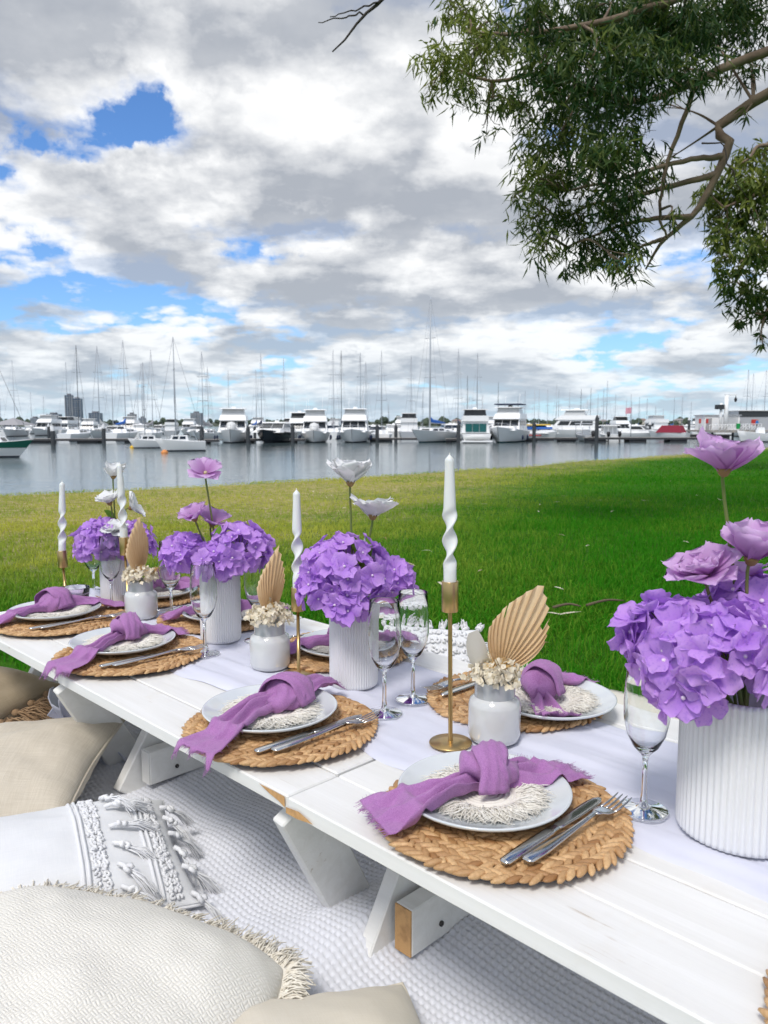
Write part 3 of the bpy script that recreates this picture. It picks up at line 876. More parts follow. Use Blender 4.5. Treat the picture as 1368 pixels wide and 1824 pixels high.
ORD = ['first', 'second', 'third', 'fourth', 'fifth', 'sixth', 'seventh', 'eighth', 'ninth']
def place_names(pxs):
    near = [min(range(len(LAND)), key=lambda k: abs(LAND[k][0] - p)) for p in pxs]
    res = []
    for i, p in enumerate(pxs):
        mates = sorted(q for j, q in enumerate(pxs) if near[j] == near[i])
        res.append((LAND[near[i]][1], ORD[mates.index(p)] if len(mates) > 1 else None))
    return res
rr = random.Random(21)
names = place_names([m_[0] for m_ in MASTS])
for i, (px, py, ln, dk) in enumerate(MASTS):
    hm = rr.uniform(12.5, 16)
    dist = (hm + WATER_Z - CAMZ) * 1400 / (757 - py)
    dist = min(max(dist, 112), 330)
    hm = (757 - py) / 1400 * dist + CAMZ - WATER_Z
    L = hm * .76
    x = (px - 684) / 1400 * dist
    where, nth = names[i]
    yacht(('bare masted yacht, %s mast from the left behind ' % nth if nth else 'bare masted yacht, the only mast behind ') + where, (x, dist, WATER_Z), rr.choice((BOW, PI / 2)) + rr.uniform(-.12, .12), L, L * .31, L * .115, hm, lean=0 if abs(ln) < .03 else ln * .3, group='yachts in the rows behind', cover=rr.choice((m_canvas_n, m_canvas_b, m_canvas_w, m_canvas_g)), darkmast=bool(dk), detail=dist < 150, mr=.052 * (1 + (dist - 112) / 260), boomcover=rr.random() < .75)
# --- rows behind: motor boats, copies of three kinds
GL = 'white motor cruiser berthed in the rows behind the front boats'
p1 = flybridge(GL, (0, 0, 0), 0, 11.5, 4.0, 1.5, group='motor cruisers in the rows behind', detail=False)
p2 = express(GL, (0, 0, 0), 0, 10.5, 3.6, 1.35, group='motor cruisers in the rows behind', name='motor_cruiser')
p3 = flybridge(GL, (0, 0, 0), 0, 10.5, 3.6, 1.4, group='motor cruisers in the rows behind', detail=False, enclosure=m_smoke, hullm=m_gelgrey)
spots = [(20, 768, 1), (62, 771, 1), (85, 774, 0), (118, 772, 2), (136, 769, 0), (160, 773, 0), (186, 770, 1), (205, 776, 1), (232, 773, 0), (255, 775, 1), (286, 771, 1), (310, 773, 2), (338, 772, 0), (352, 776, 1), (450, 775, 1), (460, 771, 0), (516, 775, 2), (592, 776, 1), (600, 772, 0), (664, 774, 1), (672, 778, 1), (700, 777, 1), (716, 772, 0), (728, 778, 2), (798, 775, 1), (806, 778, 1), (872, 774, 0), (880, 778, 1), (936, 774, 1), (985, 772, 1), (1022, 776, 0), (1066, 772, 1), (1105, 776, 2), (1124, 771, 1), (1160, 773, 0), (1215, 774, 1), (1240, 771, 2), (1262, 776, 1), (1275, 771, 0)]
names = place_names([q[0] for q in spots])
for i, (px, py, k) in enumerate(spots):
    proto = (p1, p2, p3)[k]
    first = not proto.get('_used')
    o = proto if first else copy_tree(proto)
    proto['_used'] = 1
    where, nth = names[i]
    o['label'] = ('back row cruiser, %s from the left behind ' % nth if nth else 'lone back row cruiser behind ') + where
    x, y, z = wl(px, py + 1.5)
    o.location = (x, min(y, 290), z) if y < 290 else (x * 290 / y, 290, z)
    o.rotation_euler = (0, 0, rr.choice((BOW, PI / 2, BOW)) + rr.uniform(-.3, .3))
    s = rr.uniform(.85, 1.05); o.scale = (s, s, s * .84)
for o in bpy.data.objects:
    if '_used' in o.keys(): del o['_used']
t = thing('covered_boat', 'boat under a pointed grey canopy at the left edge', 'boat', wl(28, 777), BOW)
hull_mb(8, 3.0, 1.2).build('hull', [m_gel, m_antib, m_gelw], t, angle=40)
MB().add([(-4, -2.9, 2.2), (4, -2.9, 2.2), (4, 2.9, 2.2), (-4, 2.9, 2.2), (0, 0, 3.6)], [(0, 1, 4), (1, 2, 4), (2, 3, 4), (3, 0, 4)]).build('canopy', m_canvas_g, t, False)
for (x, y) in ((-3.9, -2.8), (3.9, -2.8), (3.9, 2.8), (-3.9, 2.8)): MB().add(*tube([(x * .55, y * .5, .9), (x, y, 2.2)], .05, 5)).build('post', m_steel, t)

# --- pontoons and piles
def pontoon(px0, px1, py, label, deep=2.2, h=.5):
    x0, y0, z = wl(px0, py); x1, y1, _ = wl(px1, py)
    t = thing('pontoon', label, 'pontoon', (x0, y0, z))
    Lp = x1 - x0
    n = max(2, int(Lp / 2.6))
    for k in range(n):
        a = Lp * k / n; b_ = Lp * (k + 1) / n - .04
        MB().add(*box(a, b_, 0, deep, h - .12, h)).build('deck_panel', m_pdeck, t, False)
        if k % 2 == 0: MB().add(*box(a + .2, b_ - .2, .1, deep - .1, -.3, h - .13)).build('float', m_pfloat, t, False)
    MB().add(*box(0, Lp, -.06, -.01, h - .28, h - .02)).build('waler', m_pfloat, t, False)
pontoon(52, 262, 788.5, 'long dark pontoon behind the mooring buoys at the left')
pontoon(355, 392, 790, 'short pontoon left of the leftmost big cruiser')
pontoon(436, 470, 788.5, 'short pontoon between the leftmost big cruiser and the dark hulled boat')
pontoon(516, 545, 788.5, 'short pontoon right of the dark hulled boat')
pontoon(656, 748, 786.5, 'pontoon between the bow-on cruisers and the racing yacht')
pontoon(794, 822, 788, 'short pontoon between racing yacht and stern-on cruiser')
pontoon(925, 1028, 786, 'pontoon right of the trawler cruiser')
pontoon(1045, 1262, 787, 'pale low jetty with black floats in front of the outboard boats', 2.6, .6)
pontoon(1110, 1300, 779.5, 'jetty along which the red covered runabout lies', 2.6, .6)
for (px, pyb, pyt, cap, lab) in ((97, 793, 763, 1, 'black pile with white cap standing alone at the left'), (90, 780, 757, 1, 'capped pile behind the lone black pile'), (187, 789, 759, 1, 'capped pile left of the buoys'), (361, 791, 762, 0, 'dark pile left of the leftmost big cruiser'), (443, 790, 762, 0, 'dark pile right of the leftmost big cruiser'), (455, 781, 762, 0, 'dark pile behind the dark hulled boat'), (522, 789, 759, 0, 'dark pile between dark hulled boat and pale covered cruiser'),
        (672, 787, 759, 0, 'thick dark pile right of the three cruisers'), (705, 785, 759, 0, 'thin dark pile left of the racing yacht'), (816, 789, 757, 0, 'dark pile left of the stern-on cruiser'), (950, 787, 754, 0, 'dark pile right of the trawler cruiser'), (1061, 789, 744, 0, 'tall black pile between the two outboard boats'), (1023, 777, 752, 1, 'white capped pile behind the workboat'), (1103, 776, 752, 1, 'white capped pile right of the twin outboard boat'), (1224, 777, 746, 1, 'tall white capped pile right of the red cover'), (1155, 778, 754, 1, 'capped pile beside the red covered runabout')):
    x, y, z = wl(px, pyb)
    hgt = (pyb - pyt) / 1400 * y
    r = .24
    t = thing('mooring_pile', lab, 'pile', (x, y, z))
    MB().add(*lathe([(r, -.5), (r, hgt - .25), (r * .9, hgt - .2)], 12)).build('post', m_pile, t)
    MB().add(*lathe([(r * 1.08, hgt - .28), (r * 1.05, hgt - .1), (.02, hgt + .35)], 12)).build('cap', m_cap if cap else m_pile, t)

# --- service jetty with crane at the right
x0, y0, z0 = wl(1262, 783)
GY = y0 + 3
def gx(px): return (px - 684) / 1400 * GY
def gz(py): return (757 - py) / 1400 * GY + CAMZ
t = thing('service_wharf', 'timber wharf carrying the crane and sheds at the right', 'wharf', (gx(1262), GY, 0))
Lw = gx(1500) - gx(1262)
for k in range(12):
    MB().add(*box(Lw * k / 12, Lw * (k + 1) / 12 - .05, 0, 10, gz(766) - .3, gz(766))).build('deck_panel', m_pdeck, t, False)
for k in range(7): MB().add(*tube([(k * Lw / 6.5 + .5, .4, -2.4), (k * Lw / 6.5 + .5, .4, gz(766) - .3)], .18, 8)).build('pile', m_pile, t)
dz_ = gz(766)
t = thing('wharf_shed', 'low white shed on the wharf behind the crane', 'shed', (gx(1270), GY + 4, dz_))
c = frus(0, 0, 0, 0, 0, 0, 0, 0)
sw = gx(1334) - gx(1270)
MB().add(*box(0, sw, 0, 4, 0, gz(740) - dz_)).build('wall', m_gelw, t, False)
MB().add(*box(-.2, sw + .2, -.2, 4.2, gz(740) - dz_, gz(739) - dz_ + .05)).build('roof', m_gelgrey, t, False)
MB().add(*box(sw * .58, sw * .95, -.05, .1, .4, gz(742) - dz_)).build('shutter', m_clears, t, False)
MB().add(*box(sw * .03, sw * .2, -.06, .1, .0, gz(745) - dz_)).build('door', m_canvas_g, t, False)
t = thing('wharf_shed', 'dark flat-roofed shed with bright rail right of the crane', 'shed', (gx(1337), GY + 5, dz_))
MB().add(*box(0, 9, 0, 4, 0, gz(731) - dz_)).build('wall', m_gelgrey, t, False)
MB().add(*box(-.05, 9, -.06, 0, gz(742) - dz_, gz(732) - dz_)).build('window_band', m_smoke, t, False)
MB().add(*box(-.2, 9.2, -.3, 4.2, gz(731) - dz_, gz(730) - dz_)).build('roof', m_gelw, t, False)
t = thing('boat_crane', 'white post crane with a square jib and black hook', 'crane', (gx(1296), GY + 1.5, dz_))
MB().add(*tube([(0, 0, 0), (0, 0, gz(705) - dz_)], .33, 12)).build('post', m_gelw, t)
MB().add(*tube([(-.8, 0, 0), (-.8, 0, gz(718) - dz_)], .22, 10)).build('strut', m_gelw, t)
MB().add(*box(-.3, gx(1313) - gx(1296), -.18, .18, gz(705) - dz_, gz(702.5) - dz_)).build('jib', m_gelw, t, False)
MB().add(*tube([(gx(1312) - gx(1296), 0, gz(704) - dz_), (gx(1312) - gx(1296), 0, gz(709) - dz_)], .05, 5)).build('cable', m_black, t)
MB().add(*lathe([(.02, -.5), (.2, -.3), (.24, 0), (.1, .25)], 8)).build('hook', m_black, t, loc=(gx(1312) - gx(1296), 0, gz(711) - dz_))
MB().add(*box(-1.6, -.5, -.5, .5, gz(729) - dz_, gz(721) - dz_)).build('winch', m_pile, t, False)
for (px, pt, pb, wpx, lab) in ((1254, 746, 754, 2.6, 'red safety cabinet at the left end of the wharf'), (1267, 746, 754, 3, 'red safety cabinet beside the wharf gangway'), (1353, 747, 757, 11, 'wide red sign on the wharf right of the crane')):
    t = thing('red_cabinet', lab, 'cabinet', (gx(px), GY + 2.4, gz(pb)))
    hw = wpx / 2 / 1400 * GY
    MB().add(*bbox_bevel(-hw, hw, -.2, .2, 0, gz(pt) - gz(pb), .03)).build('box', m_red, t, False)
    for s in (-.7, .7): MB().add(*tube([(s * hw, .1, dz_ - gz(pb)), (s * hw, .1, .05)], .04, 5)).build('leg', m_steel, t)
t = thing('gangway', 'white railed gangway ramp in front of the shed', 'gangway', (gx(1264), GY - .5, 0))
La = gx(1350) - gx(1264)
MB().add(*box(0, La, 0, 1.2, gz(769) - .12, gz(769))).build('walkway', m_pdeck, t, False)
for yy in (0, 1.2):
    MB().add(*tube([(0, yy, gz(757)), (La, yy, gz(755))], .05, 5)).build('handrail', m_gelw, t)
    for k in range(9):
        MB().add(*tube([(La * k / 8, yy, gz(769)), (La * k / 8, yy, gz(757) + (gz(755) - gz(757)) * k / 8)], .04, 5)).build('baluster', m_gelw, t)
        if k < 8: MB().add(*tube([(La * k / 8, yy, gz(769)), (La * (k + 1) / 8, yy, gz(757))], .03, 4)).build('brace', m_gelw, t)
t = thing('green_bin', 'small bright green bin on the wharf', 'bin', (gx(1305), GY - 1.2, gz(764)))
MB().add(*lathe([(.26, 0), (.32, .75), (.34, .8), (.02, .86)], 10)).build('body', mat('bin_green', (.02, .4, .1), .5), t)
MB().add(*tube([(-.33, 0, .7), (-.33, .12, .82), (.33, .12, .82), (.33, 0, .7)], .02, 5)).build('handle', m_black, t)
t = thing('flag_pole', 'slim flagpole with a faded pink flag above the cabin boat', 'flag', (gx(1150), GY + 8, WATER_Z))
MB().add(*tube([(0, 0, 0), (0, 0, gz(714) - WATER_Z)], .05, 6)).build('pole', m_mast, t)
fl = MB(); vv_ = []
for i in range(7):
    for j in range(4): vv_.append((-i * .16, .08 * math.sin(i * 1.2), (gz(735) + (gz(724) - gz(735)) * j / 3) - WATER_Z - .02 * i))
fl.add(vv_, grid_faces(7, 4)).build('flag', mat('flag_pink', (.75, .35, .42), .9), t)

# --- person in blue on the wharf (one continuous body grown from a skeleton)
def skin_body(name, joints, edges, mats, parent=None):
    me = bpy.data.meshes.new(name)
    me.from_pydata([j[0] for j in joints], edges, [])
    o = bpy.data.objects.new(name, me); col.objects.link(o)
    md = o.modifiers.new('Skin', 'SKIN')
    for i, j in enumerate(joints):
        me.skin_vertices[0].data[i].radius = (j[1], j[1] * j[2])
    me.skin_vertices[0].data[0].use_root = True
    md.use_smooth_shade = True
    sb_ = o.modifiers.new('Sub', 'SUBSURF'); sb_.levels = 1; sb_.render_levels = 2
    for q in mats: me.materials.append(q)
    return o
J = [((0, 0, .95), .15, .75), ((0, 0, 1.2), .155, .7), ((0, 0, 1.4), .17, .65), ((0, 0, 1.5), .06, 1), ((0, 0, 1.58), .075, 1.1), ((0, -.01, 1.7), .085, 1.1),
     ((.19, 0, 1.4), .055, 1), ((.25, -.02, 1.14), .045, 1), ((.23, -.16, .95), .035, 1), ((.23, -.22, .88), .03, .6), ((-.19, 0, 1.4), .055, 1), ((-.25, .02, 1.14), .045, 1), ((-.24, -.1, .92), .035, 1), ((-.24, -.14, .84), .03, .6),
     ((.1, 0, .85), .09, 1), ((.11, -.02, .48), .06, 1), ((.11, .02, .08), .045, 1), ((.11, -.12, .03), .035, .7), ((-.1, 0, .85), .09, 1), ((-.12, .02, .48), .06, 1), ((-.12, .06, .08), .045, 1), ((-.12, -.08, .03), .035, .7)]
E_ = [(0, 1), (1, 2), (2, 3), (3, 4), (4, 5), (2, 6), (6, 7), (7, 8), (8, 9), (2, 10), (10, 11), (11, 12), (12, 13), (0, 14), (14, 15), (15, 16), (16, 17), (0, 18), (18, 19), (19, 20), (20, 21)]
m_pers = bpy.data.materials.new('person_clothing'); m_pers.use_nodes = True
nt = NT(m_pers.node_tree); b = nt.n['Principled BSDF']; b.inputs['Roughness'].default_value = .85
z = nt.sep(nt.new('ShaderNodeTexCoord').outputs['Object'])[2]
c1_ = nt.mix(nt.m('GREATER_THAN', z, .93), (.02, .025, .04, 1), (.03, .22, .55, 1))
c1_ = nt.mix(nt.m('GREATER_THAN', z, 1.50), c1_, (.50, .32, .23, 1)); c1_ = nt.mix(nt.m('GREATER_THAN', z, 1.70), c1_, (.05, .035, .025, 1))
nt.l.new(c1_, b.inputs['Base Color'])
pb = skin_body('person', J, E_, [m_pers])
pb.location = (gx(1349), GY + .9, dz_); pb.rotation_euler = (0, 0, .4)
tag(pb, 'person in a blue top standing on the wharf at the right edge', 'person')

# ================================================================== picnic setting
S2 = 0.70710678
TZ = 0.30
def uv(u, v, z=0.0):
    """along the table (u), across it away from the camera (v) -> world"""
    return Vector((-u * S2 + v * S2, u * S2 + v * S2, z))
TROT = R(-45)                   # local x runs along -u, local y along v

# ---- waffle blanket
m_blanket = mat('waffle_cotton', (0.765, 0.775, 0.825), 0.95, var=(3.0, (0.71, 0.72, 0.775), .4, .7), sheen=.2)
def blanket_z(u, v):
    z = 0.026 + 0.020 * mnoise.noise((u * 3.2, v * 3.2, 1.0)) + 0.013 * mnoise.noise((u * 7, v * 5, 4.0)) + 0.006 * abs(mnoise.noise((u * 13 + v * 6, v * 9, 6.0)))
    # soft ridge pushed up between the table legs, and long folds
    d = (u - 0.90) * .5 + (v - 0.70) * 0.9
    z += 0.050 * math.exp(-((u - .845) / .055) ** 2 - ((v - .80) / .13) ** 2)
    z += 0.026 * math.exp(-((u - .93) / .05) ** 2 - ((v - .62) / .14) ** 2)
    z += 0.012 * math.sin(9 * u + 5 * v + 2 * mnoise.noise((u * 2, v * 2, 9))) * sm(.2, .5, v) * sm(.95, .6, v)
    z += 0.010 * math.sin(14 * u - 6 * v) * sm(1.2, 1.5, u)
    return max(z, 0.004)
u0, u1, v0, v1 = -0.1, 2.56, -0.25, 1.02
st = 0.0029
nu, nv = int((u1 - u0) / st), int((v1 - v0) / st)
cu = np.arange(0, nu + 20, 20); cv = np.arange(0, nv + 20, 20)
Z = np.array([[blanket_z(u0 + a * st, v0 + c * st) for c in cv] for a in cu])
iu = np.arange(nu); iv = np.arange(nv)
def lerp_grid(Zc, i, j):
    a = i / 20; c = j / 20
    a0 = np.floor(a).astype(int); c0 = np.floor(c).astype(int)
    fa = (a - a0)[:, None]; fc = (c - c0)[None, :]
    fa = fa * fa * (3 - 2 * fa) * .5 + fa * .5; fc = fc * fc * (3 - 2 * fc) * .5 + fc * .5
    return Zc[a0][:, c0] * (1 - fa) * (1 - fc) + Zc[a0 + 1][:, c0] * fa * (1 - fc) + Zc[a0][:, c0 + 1] * (1 - fa) * fc + Zc[a0 + 1][:, c0 + 1] * fa * fc
ZZ = lerp_grid(Z, iu, iv)
CELL = 0.0116
wu = np.cos(PI * iu * st / CELL) ** 2; wv = np.cos(PI * iv * st / CELL) ** 2
ZZ = ZZ + 0.0054 * np.maximum(wu[:, None], wv[None, :]) + rng.normal(0, .00025, (nu, nv))
uu = u0 + iu * st; vv = v0 + iv * st
# threads wander a little
du = 0.006 * np.sin(vv * 9.0)[None, :] + 0.004 * np.sin(uu * 7.0)[:, None]
U = uu[:, None] + du; Vg = vv[None, :] + 0.005 * np.sin(uu * 8.0 + 1)[:, None] + 0 * du
X = (-U + Vg) * S2; Y = (U + Vg) * S2
V = np.stack([X, Y, ZZ], 2).reshape(-1, 3)
a = (np.arange(nu - 1)[:, None] * nv + np.arange(nv - 1)[None, :]).ravel()
F = np.stack([a, a + nv, a + nv + 1, a + 1], 1)
me = np_mesh('waffle_blanket', V, F, m_blanket, True)
tag(obj('waffle_blanket', me), 'pale waffle weave blanket spread under cushions and table', 'blanket')
# plain rug on the far side of the table
m_rug = mat('rug_cream', (0.74, 0.70, 0.61), 0.95, bump=(260, .4, .002), var=(6, (.66, .62, .53), .4, .7))
V = []; NU, NV = 90, 40
for i in range(NU):
    u = -0.9 + 3.2 * i / (NU - 1)
    e = 2.13 + 0.045 * math.sin(u * 5.1) + 0.03 * math.sin(u * 12.3 + 1)
    for j in range(NV):
        v = 1.03 + (e - 1.03) * j / (NV - 1)
        z = 0.016 + 0.012 * mnoise.noise((u * 4, v * 4, 2)) + 0.02 * max(0, mnoise.noise((u * 2.2, v * 5, 8)))
        V.append(tuple(uv(u, v, max(.006, z))))
o = obj('picnic_rug', np_mesh('picnic_rug', V, grid_faces(NU, NV), m_rug))
md = o.modifiers.new('thick', 'SOLIDIFY'); md.thickness = .012; md.offset = 1
tag(o, 'cream rug on the grass beyond the far side of the tables', 'rug')

# ---- tables
m_paint = bpy.data.materials.new('white_painted_timber'); m_paint.use_nodes = True
nt = NT(m_paint.node_tree); b = nt.n['Principled BSDF']; b.inputs['Roughness'].default_value = .55
ob = nt.new('ShaderNodeTexCoord').outputs['Object']
oi = nt.new('ShaderNodeObjectInfo').outputs['Random']
sh = nt.new('ShaderNodeVectorMath', operation='ADD'); nt.l.new(ob, sh.inputs[0]); nt.l.new(nt.comb(nt.m('MULTIPLY', oi, 17.0), 0.0, oi), sh.inputs[1])
gr = nt.noise(nt.mapping(sh.outputs[0], (2.2, 38, 38)), 1.0, 6, .6, .6)
gr2 = nt.noise(nt.mapping(sh.outputs[0], (7, 160, 160)), 1.0, 4, .6)
bl = nt.noise(sh.outputs[0], 7.0, 4, .6)
cc = nt.mix(nt.ramp(gr, .35, .72), (.85, .845, .82, 1), (.77, .76, .725, 1))
cc = nt.mix(nt.ramp(bl, .60, .72, 0, .55), cc, (.74, .70, .63, 1))
wear = nt.m('MULTIPLY', nt.ramp(gr2, .62, .70), nt.ramp(bl, .56, .64))
cc = nt.mix(nt.m('MULTIPLY', wear, .65), cc, (.47, .38, .28, 1))
nt.l.new(cc, b.inputs['Base Color'])
bn = nt.new('ShaderNodeBump'); bn.inputs['Strength'].default_value = .25; bn.inputs['Distance'].default_value = .0012
nt.l.new(nt.m('ADD', gr, gr2), bn.inputs['Height']); nt.l.new(bn.outputs[0], b.inputs['Normal'])
m_pine = mat('raw_pine', (.62, .36, .15), .75, var=(60, (.45, .25, .10), .45, .65), bump=(90, .4, .002))
m_bolt = mat('bolt_dark', (.04, .035, .03), .5)
NB = 7; V_NEAR, V_FAR = 0.650, 1.325
BW = (V_FAR - V_NEAR) / NB
def plank_between(p, q, wdt, thk, wdir):
    """board from p to q (u,v,z), its wide face spanning wdir"""
    p, q, wd = Vector(p), Vector(q), Vector(wdir).normalized()
    ax = (q - p).normalized(); wd = (wd - ax * wd.dot(ax)).normalized(); th = ax.cross(wd)
    L = (q - p).length
    v, f = bbox_bevel(0, L, -wdt / 2, wdt / 2, -thk / 2, thk / 2, .0025)
    return [p + ax * a + wd * c + th * d for a, c, d in v], f

def table(label, ua, ub, dv=0.0, dz=0.0, seed=0, raw=False):
    """boards along u from ua to ub; splayed board legs at both ends"""
    rr = random.Random(seed)
    t = thing('picnic_table', label, 'table', uv(ua, V_NEAR + dv, 0), TROT, 'low picnic tables in a row')
    L = ub - ua; W_ = V_FAR - V_NEAR; top = TZ + dz
    for k in range(NB):
        y0 = k * BW + .0012; y1 = (k + 1) * BW - .0012
        z1 = top - rr.uniform(0, .0012); e0 = rr.uniform(-.002, .002)
        v, f = bbox_bevel(-L + .002 + e0, -.002 + e0, y0, y1, top - .024, z1, .0022)
        MB().add(v, f).build('board', m_paint, t, False)
    # cross battens under the boards
    for x in (-.10, -L + .10):
        v, f = bbox_bevel(x - .035, x + .035, .04, W_ - .04, top - .052, top - .0255, .002)
        MB().add(v, f).build('batten', m_paint, t, False)
    zt = top - .0265
    for s in (0, 1):
        def Y(v_): return v_ if s == 0 else W_ - v_
        v, f = plank_between((-.035, Y(.045), zt - .012), (-.075, Y(.200), -.004), .080, .026, (0, 1, 0))
        MB().add(v, f).build('leg', m_paint, t, False)
        v, f = plank_between((-L + .045, Y(.135), -.004), (-L + .030, Y(.315), zt - .016), .085, .028, (0, 1, 0))
        MB().add(v, f).build('leg', m_paint, t, False)
    # stretcher bolted to the feet, raw sawn ends
    v, f = bbox_bevel(-L + .066, -L + .100, .155, W_ - .155, .030, .105, .002)
    MB().add(v, f).build('stretcher', m_paint, t, False)
    for (y0, y1) in ((.1525, .1550), (W_ - .1550, W_ - .1525)):
        MB().add(*box(-L + .067, -L + .099, y0, y1, .031, .104)).build('sawn_end', m_pine if raw else m_paint, t, False)
    for yb in (.22, .25):
        MB().add(*lathe([(.0045, 0), (.0045, .003), (.001, .0035)], 8)).build('bolt', m_bolt, t, loc=(-L + .1002, yb, .055 + (yb - .22)), rot=(0, PI / 2, 0))
    return t
tA = table('nearest white board table, running off the bottom right corner', -.42, .842, -.004, .002, 1, True)
tB = table('middle white board table of the row', .846, 1.634, .002, 0, 2)
tC = table('farthest white board table, its end against the lawn at the left', 1.640, 2.285, .004, .001, 3)
# chipped corners where paint has come off at the joints
for (t, x0, x1, yy) in ((tA, -1.262, -1.19, 0), ):
    MB().add([(-1.2595, -.0012, TZ - .021), (-1.235, -.0012, TZ - .021), (-1.20, -.0012, TZ - .016), (-1.23, -.0012, TZ - .009), (-1.2595, -.0012, TZ - .012)], [(0, 1, 2, 3, 4)]).build('bare_chip', m_pine, t, False)
MB().add([(-.0035, -.0012, TZ - .019), (-.004, -.0012, TZ - .003), (-.03, -.0012, TZ - .0028), (-.065, -.0012, TZ - .0035), (-.04, -.0012, TZ - .010), (-.018, -.0012, TZ - .014)], [(0, 5, 4, 3, 2, 1)]).build('bare_chip', m_pine, tB, False)

# ---- table runner
m_runner = mat('runner_muslin', (0.79, 0.80, 0.90), 0.95, bump=(900, .15, .0006), var=(9, (.75, .76, .87), .4, .7), trans=.15)
rr = random.Random(5)
NU, NV = 420, 60
V = []
for i in range(NU):
    u = -.42 + 2.72 * i / (NU - 1)
    bunch = sm(2.05, 2.25, u)
    va = .855 + .022 * math.sin(u * 3.1 + .5) + .010 * math.sin(u * 11 + 1) + .003 * math.sin(u * 43) - .04 * sm(.95, .75, u) * sm(.5, .7, u)
    vb = 1.215 + .016 * math.sin(u * 4.0 + 2) + .008 * math.sin(u * 13) + .003 * math.sin(u * 39)
    va += .03 * bunch; vb -= .10 * bunch
    for j in range(NV):
        s = j / (NV - 1); v = va + (vb - va) * s
        z = TZ + .0045
        q = mnoise.noise((u * 2.2, v * 26, 3)) ; q2 = mnoise.noise((u * 6 + 5, v * 60, 1)); q3 = mnoise.noise((u * 5, v * 9, 7))
        z += .0065 * max(0, q + .1) + .0030 * abs(q2) + .004 * max(0, q3)
        z += bunch * (.020 * abs(math.sin(s * 16 + u * 9)) + .018 * abs(mnoise.noise((u * 14, v * 18, 2))))
        z -= .0045 * (sm(.03, 0, s) + sm(.97, 1, s)) * (1 - bunch)
        V.append(tuple(uv(u, v, z)))
o = obj('table_runner', np_mesh('table_runner', V, grid_faces(NU, NV), m_runner))
tag(o, 'long white muslin runner down the middle of the tables', 'runner')

# ================================================================== tableware
m_mat = bpy.data.materials.new('water_hyacinth'); m_mat.use_nodes = True
nt = NT(m_mat.node_tree); b = nt.n['Principled BSDF']; b.inputs['Roughness'].default_value = .55
at = nt.new('ShaderNodeAttribute', attribute_name='tint').outputs['Fac']
ob = nt.new('ShaderNodeTexCoord').outputs['Object']
cc = nt.mix(at, (.34, .165, .060, 1), (.72, .46, .225, 1))
fib = nt.noise(ob, 260, 3, .6)
cc = nt.mix(nt.ramp(fib, .35, .7, 0, .45), cc, (.30, .15, .055, 1))
nt.l.new(cc, b.inputs['Base Color'])
bn = nt.new('ShaderNodeBump'); bn.inputs['Strength'].default_value = .35; bn.inputs['Distance'].default_value = .001
nt.l.new(fib, bn.inputs['Height']); nt.l.new(bn.outputs[0], b.inputs['Normal'])

def lobe(n=6, m_=5):
    """one fold of the plait: a flattened, pointed cushion, unit length along x"""
    v = []; f = []
    for i in range(m_ + 1):
        t = i / m_
        r = math.sin(PI * (0.06 + .88 * t)) ** .7
        for j in range(n):
            a = 2 * PI * j / n
            v.append(((t - .5), .5 * r * math.cos(a), .5 * r * math.sin(a)))
    for i in range(m_):
        for j in range(n):
            f.append((i * n + j, i * n + (j + 1) % n, (i + 1) * n + (j + 1) % n, (i + 1) * n + j))
    f.append(tuple(range(n))[::-1]); f.append(tuple(m_ * n + j for j in range(n)))
    return v, f
LV, LF = lobe()
def placemat_meshes(seed):
    rr = random.Random(seed); res = []
    rad = [.1595, .1375, .1155, .0935, .0715, .0495, .0275]
    for ri, r0 in enumerate(rad):
        mb = MB(); n = max(7, int(2 * PI * r0 / .0138))
        for row in (-1, 1):
            for k in range(n):
                a = 2 * PI * (k + (.5 if row > 0 else 0) + rr.uniform(-.08, .08)) / n
                r = r0 + row * .0052 + rr.uniform(-.001, .001) + .0012 * math.sin(a * 3 + seed)
                ln = .0285 * rr.uniform(.8, 1.2); wd = .0112 * rr.uniform(.85, 1.15); ht = .0085 * rr.uniform(.75, 1.2)
                tw = row * (.62 + rr.uniform(-.22, .22))
                ca, sa = math.cos(a + PI / 2 + tw), math.sin(a + PI / 2 + tw)
                cx_, cy_ = r * math.cos(a), r * math.sin(a)
                tl = rr.uniform(-.1, .28); lift = rr.uniform(0, .0015)
                pts = []
                for (x, y, z) in LV:
                    X_, Y_, Z_ = x * ln, y * wd, z * ht + .0065 + lift + x * tl * .012
                    pts.append((cx_ + X_ * ca - Y_ * sa, cy_ + X_ * sa + Y_ * ca, max(Z_, .0006)))
                mb.add(pts, LF, tint=min(1, max(0, rr.gauss(.60, .30))))
        res.append(mb.mesh('braid', m_mat))
    mb = MB(); mb.add(*lathe([(.002, .003), (.162, .003), (.160, .001)], 40), tint=.1)
    res.append(mb.mesh('backing', m_mat))
    return res
PM = [placemat_meshes(s) for s in (1, 2, 3)]

m_plate = mat('plate_glaze', (.70, .735, .745), .12, coat=.4, var=(14, (.66, .70, .715), .4, .7))
PLATE = MB().add(*lathe([(.001, .006), (.066, .006), (.080, .0075), (.098, .0125), (.1115, .0190), (.1145, .0200), (.1160, .0188), (.1130, .0150), (.098, .0080), (.078, .0022), (.062, .0004), (.058, .0018), (.001, .0022)], 72)).mesh('plate', m_plate)

